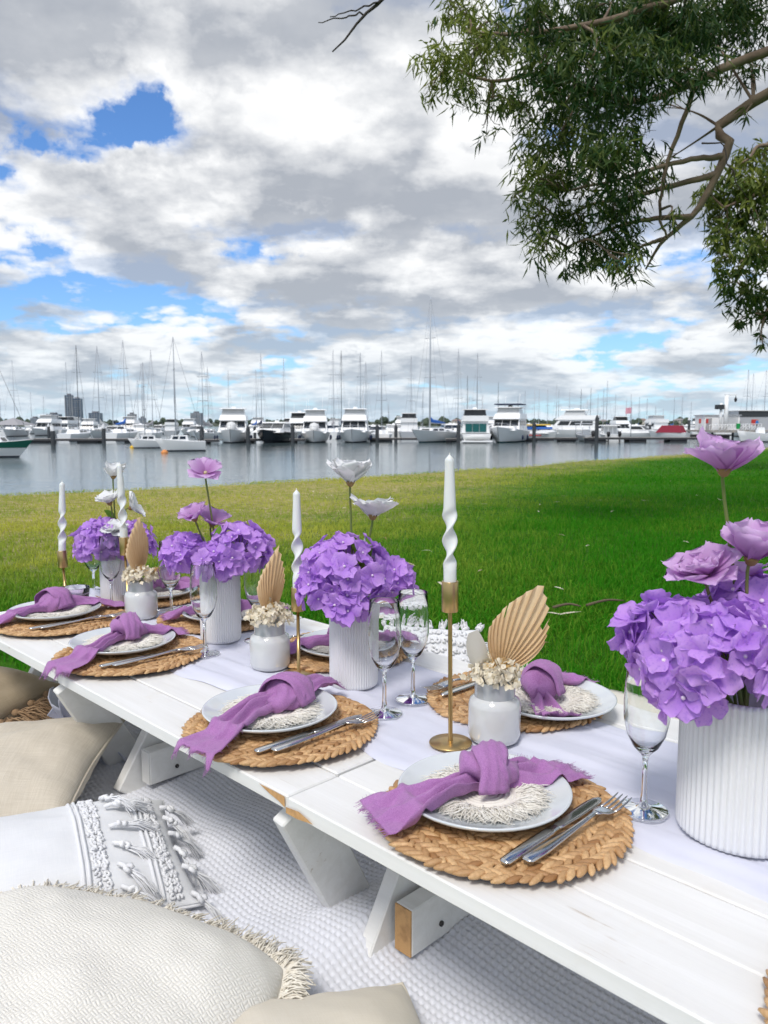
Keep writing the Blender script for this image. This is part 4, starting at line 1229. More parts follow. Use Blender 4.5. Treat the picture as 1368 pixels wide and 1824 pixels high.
m_cotton = mat('cotton_cord', (.86, .82, .74), .95, tint=((.80, .755, .66), (.90, .87, .80)))
def doily_meshes(seed):
    rr = random.Random(seed)
    mb = MB(); prof = []
    for k in range(34):
        r = .001 + .050 * k / 33
        prof.append((r, .004 + .0016 * math.sin(k * 2 * PI / 4.1)))
    prof.append((.0505, .0))
    mb.add(*lathe(prof, 40))
    core = mb.mesh('woven_disc', m_cotton)
    mb = MB()
    for i in range(1500):
        a = rr.random() * 2 * PI; L = rr.uniform(.024, .044); r0 = rr.uniform(.038, .050)
        da = rr.uniform(-.35, .35); p = []
        lift = rr.uniform(.001, .008)
        for k in range(5):
            t = k / 4; an = a + da * t * t
            r = r0 + L * t
            z = .003 + lift * math.sin(PI * min(t * 1.1, 1) * .8) + rr.uniform(-.001, .001) + .10 * max(0, r - .082)
            p.append((r * math.cos(an) + rr.uniform(-.0012, .0012), r * math.sin(an) + rr.uniform(-.0012, .0012), z))
        mb.add(*tube(p, [.0007, .0007, .0007, .0006, .0003], 3, False), tint=rr.random())
    return core, mb.mesh('fringe', m_cotton)
DO = [doily_meshes(s) for s in (1, 2)]

m_cutlery = mat('stainless', (.62, .62, .61), .16, 1.0, bump=(700, .04, .0004))
def strip_mesh(name, st_):
    """stations (y, half width, z centre, half thickness): rounded bar"""
    mb = MB(); v = []; n = 8
    for (y, hw, z, th) in st_:
        for k in range(n):
            a = 2 * PI * (k + .5) / n
            cs, sn = math.cos(a), math.sin(a)
            v.append((hw * math.copysign(abs(cs) ** .7, cs), y, z + th * math.copysign(abs(sn) ** .7, sn)))
    f = [(i * n + k, i * n + (k + 1) % n, (i + 1) * n + (k + 1) % n, (i + 1) * n + k) for i in range(len(st_) - 1) for k in range(n)]
    f.append(tuple(range(n))[::-1]); f.append(tuple((len(st_) - 1) * n + k for k in range(n)))
    mb.add(v, f)
    return mb
KH = strip_mesh('h', [(-.112, .004, 0, .0015), (-.108, .0075, 0, .0024), (-.07, .0082, .0, .0028), (-.02, .0075, 0, .0028), (.0, .0062, 0, .0026)]).mesh('handle', m_cutlery)
KB = strip_mesh('b', [(-.001, .006, 0, .002), (.012, .0075, 0, .0012), (.05, .0092, 0, .0010), (.085, .0090, 0, .0008), (.100, .0068, 0, .0007), (.108, .0025, 0, .0005)]).mesh('blade', m_cutlery)
FH = strip_mesh('h', [(-.105, .004, .001, .0014), (-.101, .0085, .001, .002), (-.07, .0088, .0015, .0022), (-.02, .0052, .003, .002), (.02, .0032, .006, .0020), (.038, .0035, .0078, .0018)]).mesh('handle', m_cutlery)
FHD = strip_mesh('hd', [(.037, .0035, .0078, .0017), (.046, .0080, .0070, .0013), (.054, .0118, .0050, .0010), (.066, .0120, .0032, .0009), (.069, .0118, .0030, .0009)]).mesh('head', m_cutlery)
FT = strip_mesh('t', [(.068, .0017, .0030, .0009), (.085, .0016, .0034, .0008), (.100, .0014, .0056, .0007), (.110, .0006, .0080, .0005)]).mesh('tine', m_cutlery)

m_linen = bpy.data.materials.new('mauve_linen'); m_linen.use_nodes = True
nt = NT(m_linen.node_tree); b = nt.n['Principled BSDF']; b.inputs['Roughness'].default_value = .95; b.inputs['Specular IOR Level'].default_value = .15
b.inputs['Sheen Weight'].default_value = .25
ob = nt.new('ShaderNodeTexCoord').outputs['Object']
wv = nt.noise(nt.mapping(ob, (1500, 260, 700)), 1.0, 2, .5); wv2 = nt.noise(nt.mapping(ob, (260, 1500, 700)), 1.0, 2, .5)
sl = nt.noise(ob, 40, 4, .6)
lc = nt.mix(nt.ramp(nt.m('ADD', wv, wv2), .8, 1.25), (.44, .18, .46, 1), (.58, .28, .59, 1))
lc = nt.mix(nt.ramp(sl, .4, .7, 0, .35), lc, (.62, .33, .63, 1))
nt.l.new(lc, b.inputs['Base Color'])
bn = nt.new('ShaderNodeBump'); bn.inputs['Strength'].default_value = .6; bn.inputs['Distance'].default_value = .0015
nt.l.new(nt.m('ADD', nt.m('ADD', wv, wv2), nt.m('MULTIPLY', sl, 3.0)), bn.inputs['Height']); nt.l.new(bn.outputs[0], b.inputs['Normal'])
tr = nt.new('ShaderNodeBsdfTranslucent'); nt.l.new(lc, tr.inputs[0]); mx = nt.new('ShaderNodeMixShader'); mx.inputs[0].default_value = .18
nt.l.new(b.outputs[0], mx.inputs[1]); nt.l.new(tr.outputs[0], mx.inputs[2]); nt.l.new(mx.outputs[0], nt.n['Material Output'].inputs[0])

def cloth_tail(mb, path, w0, w1, seed, folds=3.0, end_fray=True, arch=.008, pc=(-.03, 0)):
    """gathered cloth strip leaving the knot and opening towards its frayed end"""
    rr = random.Random(seed)
    NT_, NS_ = 34, 25
    P = spline(path, NT_)
    v = []
    ph = rr.random() * 6
    rows = []
    for i, p in enumerate(P):
        t = i / (NT_ - 1)
        a = P[max(0, i - 1)]; c = P[min(NT_ - 1, i + 1)]
        tan = (c - a).normalized()
        side = tan.cross(Vector((0, 0, 1))); side = side.normalized() if side.length > .05 else Vector((1, 0, 0))
        nrm = side.cross(tan).normalized()
        wd = w0 + (w1 - w0) * sm(0, 1, t) ** .85
        row = []
        for j in range(NS_):
            s = -1 + 2 * j / (NS_ - 1)
            fold = math.cos(folds * PI * s + ph + .8 * t) * (.0095 * (1 - t) + .0050 * t) + math.cos(folds * 2.1 * PI * s + ph * 2 + t * 2) * .0028 * (1 - .3 * t)
            cr = mnoise.noise((p.x * 30 + s * 2, p.y * 30, seed * 3.1 + t * 3)) * .0065
            drop = -arch * (abs(s) ** 1.8) * (1.6 - t)
            # rolled-over edge
            roll = .016 * sm(.55, 1, abs(s)) ** 2 * (.4 + .6 * math.sin(t * 5 + s * 2 + ph))
            q = p + side * (wd * .5 * (s + .06 * math.sin(t * 9 + s * 3))) + nrm * (fold + cr + drop + roll)
            # the cloth rests on the plate rim, the plate and the mat below it
            dd = math.hypot(q.x - pc[0], q.y - pc[1])
            rest = .026 * sm(.196, .178, math.hypot(q.x, q.y)) + (.018 * math.exp(-((dd - .112) / .016) ** 2) if dd < .112 else .018 * math.exp(-((dd - .112) / .009) ** 2))
            if dd < .10: rest = max(rest, .030)
            q.z = max(q.z, rest + .002 + .002 * (fold / .0085)) if math.hypot(q.x, q.y) < .195 else q.z
            row.append(q)
        rows.append(row)
    for row in rows: v += row
    mb.add(v, grid_faces(NT_, NS_))
    fr = []
    if end_fray:
        last, prev = rows[-1], rows[-2]
        for j in range(NS_ - 1):
            for k in range(4):
                f_ = k / 4
                q = last[j] * (1 - f_) + last[j + 1] * f_
                d = (last[j] - prev[j]).normalized()
                L = rr.uniform(.004, .011)
                e = q + d * L + Vector((rr.uniform(-.003, .003), rr.uniform(-.003, .003), rr.uniform(-.003, .002)))
                fr.append((q, (q + e) / 2 + Vector((rr.uniform(-.001, .001),) * 3), e))
        for i in range(2, NT_ - 1):      # sparse fray down the raw sides
            for sidx, nb in ((0, 1), (-1, -2)):
                if rr.random() < .75:
                    q = rows[i][sidx]; d = (q - rows[i][nb]).normalized()
                    e = q + d * rr.uniform(.002, .006) + (P[i] - P[i - 1]) * rr.uniform(-.4, .4)
                    fr.append((q, (q + e) / 2, e))
    return fr

def napkin(label, loc, rot, near, far, knot, seed, flip=1, pc=(-.03, 0)):
    t = thing('linen_napkin', label, 'napkin', loc, rot, 'knotted mauve napkins')
    k = Vector(knot)
    mb = MB(); frays = []
    frays += cloth_tail(mb, [k + Vector((0, -.012, -.002))] + [Vector(p) for p in near], .028, .092, seed, 2.2, pc=pc)
    mb1 = mb
    mb2 = MB()
    frays += cloth_tail(mb2, [k + Vector((0, .012, -.002))] + [Vector(p) for p in far], .028, .072, seed + 7, 2.2, pc=pc)
    for nm, q in (('near_tail', mb1), ('far_tail', mb2)):
        o = q.build('tail', m_linen, t); md = o.modifiers.new('thick', 'SOLIDIFY'); md.thickness = .0012; md.offset = 0
    # the knot: one fat band wrapped over the gathered cloth, with the tuck beneath
    rr = random.Random(seed)
    mbk = MB(); NA, NB_ = 40, 22; v = []
    d0 = Vector(near[0]) - Vector(far[0]); d0.z = 0; d0.normalize()
    sd = d0.cross(Vector((0, 0, 1)))
    for i in range(NA):
        a = 2 * PI * i / NA
        for j in range(NB_):
            s = -1 + 2 * j / (NB_ - 1)
            rx = math.sqrt(max(0, 1 - abs(s) ** 2.6))
            band = 1 + .10 * math.cos(s * 5.5 + 1.6 * math.sin(a + seed) + seed) + .05 * math.cos(s * 11 - a * 2 + seed)
            wr = .05 * mnoise.noise((math.cos(a) * 2.2, math.sin(a) * 2.2, s * 3 + seed * 2.7))
            rad = (rx * band + wr * rx)
            skew = .012 * math.sin(a) * flip
            p = k + d0 * (s * .037 + skew) + sd * (math.cos(a) * rad * .0345) + Vector((0, 0, 1)) * (math.sin(a) * rad * .0285 + .005)
            v.append(p)
    f = [(i * NB_ + j, ((i + 1) % NA) * NB_ + j, ((i + 1) % NA) * NB_ + j + 1, i * NB_ + j + 1) for i in range(NA) for j in range(NB_ - 1)]
    mbk.add(v, f).build('knot', m_linen, t)
    # band crossing the knot
    mbb = MB()
    pth = [k + sd * (-.037) * flip + d0 * .018 + Vector((0, 0, -.012)), k + sd * (-.030) * flip + d0 * .014 + Vector((0, 0, .016)), k + sd * (-.004) * flip + d0 * .004 + Vector((0, 0, .0345)), k + sd * .025 * flip - d0 * .010 + Vector((0, 0, .023)), k + sd * .038 * flip - d0 * .016 + Vector((0, 0, -.010))]
    P = spline(pth, 18); v = []
    for i, p in enumerate(P):
        a_ = P[max(0, i - 1)]; c_ = P[min(17, i + 1)]; tan = (c_ - a_).normalized(); w_ = (d0 - tan * d0.dot(tan)).normalized(); n_ = tan.cross(w_)
        if n_.dot(p - k) < 0: n_ = -n_
        for j in range(11):
            s = -1 + 2 * j / 10
            v.append(p + w_ * s * (.022 + .003 * math.sin(i * .9 + seed)) + n_ * (.005 * (1 - s * s) + .0016 * math.sin(s * 9 + i * .5)))
    o = mbb.add(v, grid_faces(18, 11)).build('knot_band', m_linen, t); md = o.modifiers.new('thick', 'SOLIDIFY'); md.thickness = .0014; md.offset = 0
    mbf = MB()
    for p in frays: mbf.add(*tube(p, [.00035, .0003, .0002], 3, False))
    o = mbf.build('frayed_threads', m_linen, t); o['kind'] = 'stuff'
    return t

def setting(u, v, far, where, seed, nap=None, plate_dx=-.03, mat_only=False, twist=0.0):
    rot = TROT + (PI if far else 0) + twist
    base = uv(u, v, 0)
    rr = random.Random(seed * 13)
    zm = TZ + .0065
    def at_(x, y, z): return base + Matrix.Rotation(rot, 3, 'Z') @ Vector((x, y, 0)) + Vector((0, 0, z))
    t = thing('woven_placemat', 'round braided straw placemat ' + where, 'placemat', at_(0, 0, zm), rr.uniform(0, 6), 'round braided placemats', .955)
    for me in PM[seed % 3]: obj('braid' if me.name.startswith('braid') else 'backing', me, t)
    if mat_only: return
    zp = zm + .0125
    p = obj('dinner_plate', PLATE, None, at_(plate_dx, 0, zp), (0, 0, rr.uniform(0, 6)))
    tag(p, 'pale glazed plate ' + where, 'plate', 'pale glazed plates')
    t = thing('macrame_doily', 'cream fringed doily on the plate ' + where, 'doily', at_(plate_dx + .002, 0, zp + .0065), rr.uniform(0, 6), 'fringed doilies')
    obj('woven_disc', DO[seed % 2][0], t); o = obj('fringe', DO[seed % 2][1], t); o['kind'] = 'stuff'
    ck = rr.uniform(-.06, .06) - .03
    t = thing('dinner_knife', 'steel table knife on the placemat ' + where, 'knife', at_(.083, .0, zm + .0165), rot + ck, 'table knives')
    obj('handle', KH, t); obj('blade', KB, t)
    t = thing('dinner_fork', 'steel four tined fork on the placemat ' + where, 'fork', at_(.106, .012, zm + .0175), rot + ck - .05, 'table forks')
    obj('handle', FH, t); obj('head', FHD, t)
    for x in (-.0100, -.0034, .0034, .0100): obj('tine', FT, t, (x, 0, 0))
    kn, nr, fr = nap
    napkin('knotted mauve napkin on the plate ' + where, at_(0, 0, TZ), rot, nr, fr, kn, seed, 1 if seed % 2 else -1, (plate_dx, 0))
KZ = .052
setting(.588, .808, 0, 'nearest the camera', 1, ((-.035, .018, KZ), [(-.050, -.045, .050), (-.068, -.100, .040), (-.088, -.150, .024)], [(-.018, .055, .046), (.002, .105, .034), (.014, .150, .022)]))
setting(1.038, .790, 0, 'at the joint of the two nearer tables', 2, ((-.020, .028, KZ), [(-.020, -.045, .050), (.000, -.105, .036), (.008, -.150, .018), (.012, -.180, -.010)], [(-.036, .070, .052), (-.052, .120, .050), (-.062, .165, .034)]))
setting(1.615, .815, 0, 'third from the camera along the near side', 3, ((-.050, .020, KZ), [(-.030, -.045, .044), (.000, -.100, .034), (.020, -.150, .020), (.026, -.185, -.012)], [(-.052, .065, .048), (-.045, .110, .036), (-.035, .150, .020)]), -.04)
setting(2.03, .830, 0, 'farthest from the camera on the near side', 4, ((-.040, .000, KZ), [(-.036, -.055, .046), (-.035, -.110, .036), (-.040, -.160, .016), (-.042, -.19, -.01)], [(-.040, .055, .052), (-.030, .100, .042), (-.010, .150, .026), (.0, .175, .016)]), -.035)
setting(.835, 1.180, 1, 'behind the jar with the big palm leaf', 5, ((-.060, .000, KZ + .003), [(-.045, -.06, .046), (-.045, -.105, .036), (-.042, -.150, .020)], [(-.085, .035, .044), (-.115, .055, .032), (-.150, .075, .016)]), -.078)
setting(1.304, 1.160, 1, 'half hidden behind the white flower vase', 6, ((-.030, .000, KZ), [(-.050, -.05, .046), (-.078, -.105, .036), (-.10, -.150, .016)], [(.000, .050, .046), (.030, .095, .036), (.055, .135, .018)]), -.03)
setting(1.756, 1.140, 1, 'behind the vase of lilac cosmos', 7, ((-.030, .010, KZ), [(-.040, -.05, .048), (-.050, -.105, .036), (-.060, -.160, .020)], [(.000, .050, .046), (.030, .095, .036), (.050, .135, .018)]), -.03)
setting(2.130, 1.145, 1, 'at the far corner beside the farthest vase', 8, ((-.040, -.020, KZ + .01), [(-.070, -.055, .056), (-.10, -.090, .050), (-.13, -.120, .040)], [(-.010, .040, .046), (.020, .085, .036), (.045, .125, .018)]), -.03)
setting(.066, .756, 0, 'cut off by the right edge at the bottom', 9, mat_only=True)

# ---- ribbed vases
m_vase = mat('matt_white_ceramic', (.80, .80, .81), .5)
def vase_mesh(r, h, ribs):
    n = ribs * 6; v = []; f = []
    prof = [(r * .93, .0), (r * .985, .003), (r, .008)] + [(r, .008 + (h - .014) * k / 6) for k in range(1, 7)] + [(r * .985, h), (r * .93, h), (r * .91, h - .004), (r * .91, .01), (.001, .009)]
    for pi_, (rr_, z) in enumerate(prof):
        rib = 1 if 1 <= pi_ <= 9 else 0
        for i in range(n):
            a = 2 * PI * i / n
            q = rr_ + (.0011 * (abs(math.cos(a * ribs / 2)) * 2 - 1) * (r / .047) if rib else 0)
            v.append((q * math.cos(a), q * math.sin(a), z))
    for j in range(len(prof) - 1):
        for i in range(n): f.append((j * n + i, j * n + (i + 1) % n, (j + 1) * n + (i + 1) % n, (j + 1) * n + i))
    f.append(tuple(range(n))[::-1])
    return MB().add(v, f).mesh('ribbed_vase', m_vase)
VZ = TZ + .0085
VS = vase_mesh(.0470, .165, 56); VL = vase_mesh(.0745, .185, 58)
VASES = [(uv(.353, .992), VL, 'large ribbed white vase at the right edge holding lilac hydrangeas', .185), (uv(1.115, 1.03), VS, 'ribbed white vase with white cosmos, middle of the row', .165), (uv(1.579, 1.026), VS, 'ribbed white vase with tall lilac cosmos, second from the far end', .165), (uv(2.135, 1.041), VS, 'ribbed white vase at the far end beside the votive candle', .165)]
for (p, me, lab, h) in VASES:
    tag(obj('ribbed_vase', me, None, (p.x, p.y, VZ)), lab, 'vase', 'ribbed white vases')

# ---- hydrangeas
m_hyd = mat('hydrangea_petal', (.48, .26, .80), .65, tint=((.50, .22, .79), (.73, .45, .93)), rnd=(.80, .48, .90), rs=.40, var=(240, (.42, .21, .74), .5, .8), trans=.34, spec=.15, bump=(160, .12, .001))
m_eye = mat('floret_eye', (.80, .68, .80), .6)
m_stem = mat('flower_stem', (.13, .20, .04), .6, var=(30, (.22, .20, .07), .4, .7))
m_leafg = mat('bouquet_leaf', (.16, .34, .02), .5, trans=.3)
def petal_grid(mb, L, W_, ang, cup, tip, wav, rr, nu=5, nv=5, base=.08, notch=0.0, pleat=0.0, mi=0, elev=0.0, tint_in=.2, tint_out=.8):
    """petal in the x direction rotated by ang about z; cup lifts sides, tip lifts the end, elev raises the whole petal"""
    v = []; tn = []
    ca, sa = math.cos(ang), math.sin(ang); ce, se = math.cos(elev), math.sin(elev)
    p1, p2 = rr.random() * 6, rr.random() * 6
    for i in range(nu):
        t = i / (nu - 1)
        hw = W_ / 2 * (max(base, math.sin(PI * min(1, t * .60 + .04)) ** .75) if t < .70 else math.sin(PI * .46) ** .75 * math.sqrt(max(.09, 1 - ((t - .70) / .315) ** 2)))
        for j in range(nv):
            s = -1 + 2 * j / (nv - 1)
            x = L * t * (1 - .13 * abs(s) ** 2 * t) - notch * L * (.5 - .5 * math.cos(s * 3 * PI)) * sm(.8, 1, t)
            y = hw * s
            z = cup * s * s * hw + tip * t * t * L + wav * math.sin(s * 2.6 + p1 + t * 2) * t * L + pleat * math.cos(s * 7) * t
            z += wav * .5 * math.sin(t * 5 + p2) * L * s
            X_ = x * ce - z * se; Z_ = x * se + z * ce
            v.append((X_ * ca - y * sa, X_ * sa + y * ca, Z_)); tn.append(tint_in + (tint_out - tint_in) * t)
    o = len(mb.v)
    mb.v += v; mb.tint += tn
    fs = grid_faces(nu, nv, o); mb.f += fs; mb.mi += [mi] * len(fs)
def floret_mesh(seed, size=.0275):
    rr = random.Random(seed); mb = MB()
    a0 = rr.random()
    for k in range(4):
        petal_grid(mb, size * rr.uniform(.88, 1.12), size * rr.uniform(.95, 1.2), a0 + k * PI / 2 + rr.uniform(-.2, .2), rr.uniform(-.2, .5), rr.uniform(-.28, .12), rr.uniform(.02, .06), rr, 7, 7, .12, elev=rr.uniform(.12, .5), tint_in=rr.uniform(.0, .3), tint_out=rr.uniform(.5, 1.0))
    v, f = lathe([(.0001, .0055), (.0022, .0045), (.0026, .003), (.0012, .0005)], 6)
    mb.add(v, f, 1)
    return mb.mesh('floret', [m_hyd, m_eye])
FL = [floret_mesh(s) for s in range(6)]
def hydrangea(label, base, center, rad, n, seed, sc=1.0, squash=.85, group='lilac hydrangea heads'):
    rr = random.Random(seed)
    base, center = Vector(base), Vector(center)
    t = thing('hydrangea', label, 'flower', base, 0, group)
    c = center - base
    mid = Vector((c.x * .25, c.y * .25, c.z * .55))
    MB().add(*tube(spline([Vector((0, 0, 0)), mid, c - Vector((0, 0, rad * .25))], 8), .0028, 6)).build('stem', m_stem, t)
    mb = MB()
    for i in range(n):
        y = 1 - 1.62 * (i + .5) / n + rr.uniform(-.05, .05); y = max(-1, min(1, y))
        th = i * 2.399963 + rr.uniform(-.35, .35)
        rr_ = math.sqrt(1 - y * y)
        d = Vector((rr_ * math.cos(th), rr_ * math.sin(th), y))
        p = c + Vector((d.x, d.y, d.z * squash)) * rad * rr.uniform(.82, 1.06)
        nrm = (d + Vector((rr.uniform(-.45, .45), rr.uniform(-.45, .45), rr.uniform(-.2, .5)))).normalized()
        q = nrm.to_track_quat('Z', 'Y') @ Quaternion((0, 0, 1), rr.random() * 6.28)
        o = bpy.data.objects.new('floret', rr.choice(FL)); col.objects.link(o); o.parent = t
        o.location = p; o.rotation_mode = 'QUATERNION'; o.rotation_quaternion = q
        s = sc * rr.uniform(.85, 1.12); o.scale = (s, s, s)
        if i % 2 == 0: mb.add(*tube([c - Vector((0, 0, rad * .2)), c + d * rad * .45, p], [.0012, .001, .0008], 4, False))
    mb.build('flower_stalks', m_stem, t)['kind'] = 'stuff'
def in_vase(k, dz=.09): p = VASES[k][0]; return Vector((p.x, p.y, VZ + dz))

H1 = 'lilac hydrangea head '
hydrangea(H1 + 'at the back of the large right hand vase', in_vase(0), (0.464, 0.960, 0.563), .074, 50, 1, 1.12)
hydrangea(H1 + 'leaning out left over the flute by the large vase', in_vase(0), (0.355, 0.930, 0.555), .055, 38, 2, 1.12)
hydrangea(H1 + 'in front at the centre of the large vase', in_vase(0), (0.394, 0.880, 0.558), .054, 36, 3, 1.10)
hydrangea(H1 + 'drooping lowest beside the large vase', in_vase(0), (0.357, 0.900, 0.509), .030, 13, 4, 1.08)
hydrangea(H1 + 'main one in the vase with white cosmos', in_vase(1), (-0.075, 1.500, 0.534), .080, 62, 5)
hydrangea(H1 + 'small spray hanging right from the white cosmos vase', in_vase(1), (0.014, 1.520, 0.515), .038, 18, 6)
hydrangea(H1 + 'small one low at the left of the white cosmos vase', in_vase(1), (-0.120, 1.470, 0.509), .038, 20, 7)
hydrangea(H1 + 'hanging over the front rim of the white cosmos vase', in_vase(1), (-0.070, 1.450, 0.483), .034, 16, 8)
hydrangea(H1 + 'on the right of the lilac cosmos vase', in_vase(2), (-0.337, 1.820, 0.526), .066, 44, 9)
hydrangea(H1 + 'on the left of the lilac cosmos vase', in_vase(2), (-0.466, 1.830, 0.520), .046, 26, 10)
hydrangea(H1 + 'in front at the middle of the lilac cosmos vase', in_vase(2), (-0.391, 1.790, 0.503), .040, 22, 11)
hydrangea(H1 + 'on the left of the farthest vase', in_vase(3), (-0.811, 2.230, 0.486), .068, 44, 12)
hydrangea(H1 + 'on the right of the farthest vase', in_vase(3), (-0.724, 2.240, 0.481), .058, 34, 13)

m_cosl = mat('cosmos_lilac', (.50, .25, .66), .7, tint=((.42, .12, .42), (.88, .64, .94)), trans=.45, spec=.1)
m_cosw = mat('cosmos_white', (.84, .84, .86), .7, tint=((.84, .84, .82), (.90, .90, .91)), trans=.22, spec=.1)
m_calyx = mat('calyx', (.28, .17, .06), .7)
m_ctr = mat('cosmos_centre', (.62, .55, .30), .8)
def cosmos(label, base, pos, dirv, size, lilac, seed, npet=8, elev=.55, double=False):
    rr = random.Random(seed)
    base, pos = Vector(base), Vector(pos)
    t = thing('cosmos', label, 'flower', base, 0, 'cosmos stems')
    c = pos - base; d = Vector(dirv).normalized()
    MB().add(*tube(spline([Vector((0, 0, 0)), Vector((c.x * .35, c.y * .35, c.z * .5)), c - d * size * .35 + Vector((0, 0, 0)), c], 12), [.0022] * 10 + [.0024, .0030], 6)).build('stem', m_stem, t)
    q = d.to_track_quat('Z', 'Y').to_matrix().to_4x4()
    M_ = Matrix.Translation(c) @ q
    m_ = m_cosl if lilac else m_cosw
    layers = [(npet, 1.0, elev)] + ([(npet - 2, .78, elev + .35), (5, .5, elev + .6)] if double else [])
    for (n, fs, ev) in layers:
        for k in range(n):
            mb = MB()
            petal_grid(mb, size * fs * rr.uniform(.9, 1.1), size * fs * rr.uniform(.80, 1.0), k * 2 * PI / n + rr.uniform(-.2, .2), rr.uniform(.1, .4), rr.uniform(-.20, .08), rr.uniform(.03, .09), rr, 7, 9, .22, .07, .0009, elev=ev + rr.uniform(-.2, .2), tint_in=.15, tint_out=rr.uniform(.85, 1.1))
            mb.xform(M_).build('petal', m_, t)
    MB().add(*lathe([(.001, -.006), (.005, -.004), (.0085, .002), (.0095, .006), (.004, .003)], 10)).xform(M_).build('calyx', m_calyx, t)
    MB().add(*lathe([(.004, .002), (.0042, .006), (.003, .008), (.0005, .0085)], 10)).xform(M_).build('centre', m_ctr, t)
CL, CW = 'lilac cosmos ', 'white cosmos '
cosmos(CL + 'tallest in the large right hand vase', in_vase(0), (0.411, 0.950, 0.763), (-.05, -.08, 1), .060, 1, 1, 9, .80)
cosmos(CL + 'at the right edge below the tallest one of the large vase', in_vase(0), (0.435, 0.920, 0.659), (.1, -.15, 1), .060, 1, 2, 8, .72)
cosmos(CL + 'lower left one of the large vase, petals ruffled', in_vase(0), (0.389, 0.940, 0.636), (-.35, -.2, .9), .052, 1, 3, 9, .38, True)
cosmos(CL + 'tucked low between the two others of the large vase', in_vase(0), (0.453, 0.985, 0.622), (.1, .2, 1), .045, 1, 4, 7, .5)
cosmos(CW + 'tallest above the middle vase', in_vase(1), (-0.065, 1.510, 0.707), (.02, -.05, 1), .062, 0, 5, 10, .95)
cosmos(CW + 'second one of the middle vase, wide open', in_vase(1), (-0.022, 1.510, 0.642), (.12, .05, 1), .060, 0, 6, 10, .72)
cosmos(CW + 'double one resting on the hydrangea of the middle vase', in_vase(1), (-0.033, 1.560, 0.559), (.5, -.3, .9), .046, 0, 7, 9, .35, True)
cosmos(CL + 'highest above the second farthest vase, facing the camera', in_vase(2), (-0.418, 1.840, 0.705), (.1, -.5, .8), .052, 1, 8, 7, .62)
cosmos(CL + 'left of the two lower ones in the second farthest vase', in_vase(2), (-0.441, 1.820, 0.601), (-.25, -.3, 1), .050, 1, 9, 8, .72)
cosmos(CL + 'dark centred right one of the two lower in the second farthest vase', in_vase(2), (-0.408, 1.850, 0.584), (.25, -.15, .9), .052, 1, 10, 9, .62)
cosmos(CW + 'tallest of the farthest vase, behind the twisted candle', in_vase(3), (-0.776, 2.250, 0.671), (.1, -.1, 1), .052, 0, 11, 9, .9)
cosmos(CW + 'left one halfway up in the farthest vase', in_vase(3), (-0.785, 2.240, 0.596), (-.2, -.2, 1), .050, 0, 12, 9, .85)
cosmos(CW + 'right one of the farthest vase, tipped sideways', in_vase(3), (-0.727, 2.240, 0.583), (.75, .1, .45), .050, 0, 13, 9, .60)
cosmos(CW + 'low double one resting on the farthest hydrangeas', in_vase(3), (-0.759, 2.190, 0.524), (-.05, -.35, 1), .046, 0, 14, 9, .30, True)
def leaf_blade(label, base, a, b_, wd, seed):
    rr = random.Random(seed); base, a, b_ = Vector(base), Vector(a), Vector(b_)
    t = thing('flower_leaf', label, 'leaf', base, 0)
    mb = MB(); v = []; P = spline([a - base, (a + b_) / 2 - base + Vector((.004, -.004, .006)), b_ - base], 8)
    for i, p in enumerate(P):
        tt = i / 7; w_ = wd * math.sin(PI * (.08 + .92 * tt)) ** .7 * (1 - .15 * tt)
        tan = (P[min(7, i + 1)] - P[max(0, i - 1)]).normalized(); sd = tan.cross(Vector((.2, 1, .1))).normalized(); n_ = sd.cross(tan)
        for j in range(5):
            s = -1 + j / 2; v.append(p + sd * s * w_ + n_ * abs(s) * w_ * .35)
    mb.add(v, grid_faces(8, 5)).build('blade', m_leafg, t)
    MB().add(*tube(spline([Vector((0, 0, 0)), (a - base) * .6 + Vector((0, 0, .01)), a - base], 6), .0015, 5)).build('stem', m_stem, t)
leaf_blade('bright green leaf standing up beside the white cosmos of the middle vase', in_vase(1), (-0.042, 1.500, 0.547), (-0.067, 1.500, 0.610), .012, 1)
leaf_blade('small green leaf on the lower white cosmos stem of the middle vase', in_vase(1), (-0.031, 1.500, 0.558), (-0.035, 1.500, 0.607), .007, 2)
leaf_blade('yellow green leaf between the hydrangeas of the second farthest vase', in_vase(2), (-0.401, 1.800, 0.525), (-0.378, 1.800, 0.591), .011, 3)
leaf_blade('green leaf behind the white flowers of the farthest vase', in_vase(3), (-0.779, 2.260, 0.532), (-0.810, 2.260, 0.576), .012, 4)
leaf_blade('green leaf at the right edge behind the large vase flowers', in_vase(0), (0.475, 0.980, 0.591), (0.494, 0.980, 0.613), .012, 5)
leaf_blade('dark green leaf below the left hydrangea of the large vase', in_vase(0), (0.325, 0.920, 0.526), (0.314, 0.920, 0.550), .010, 6)

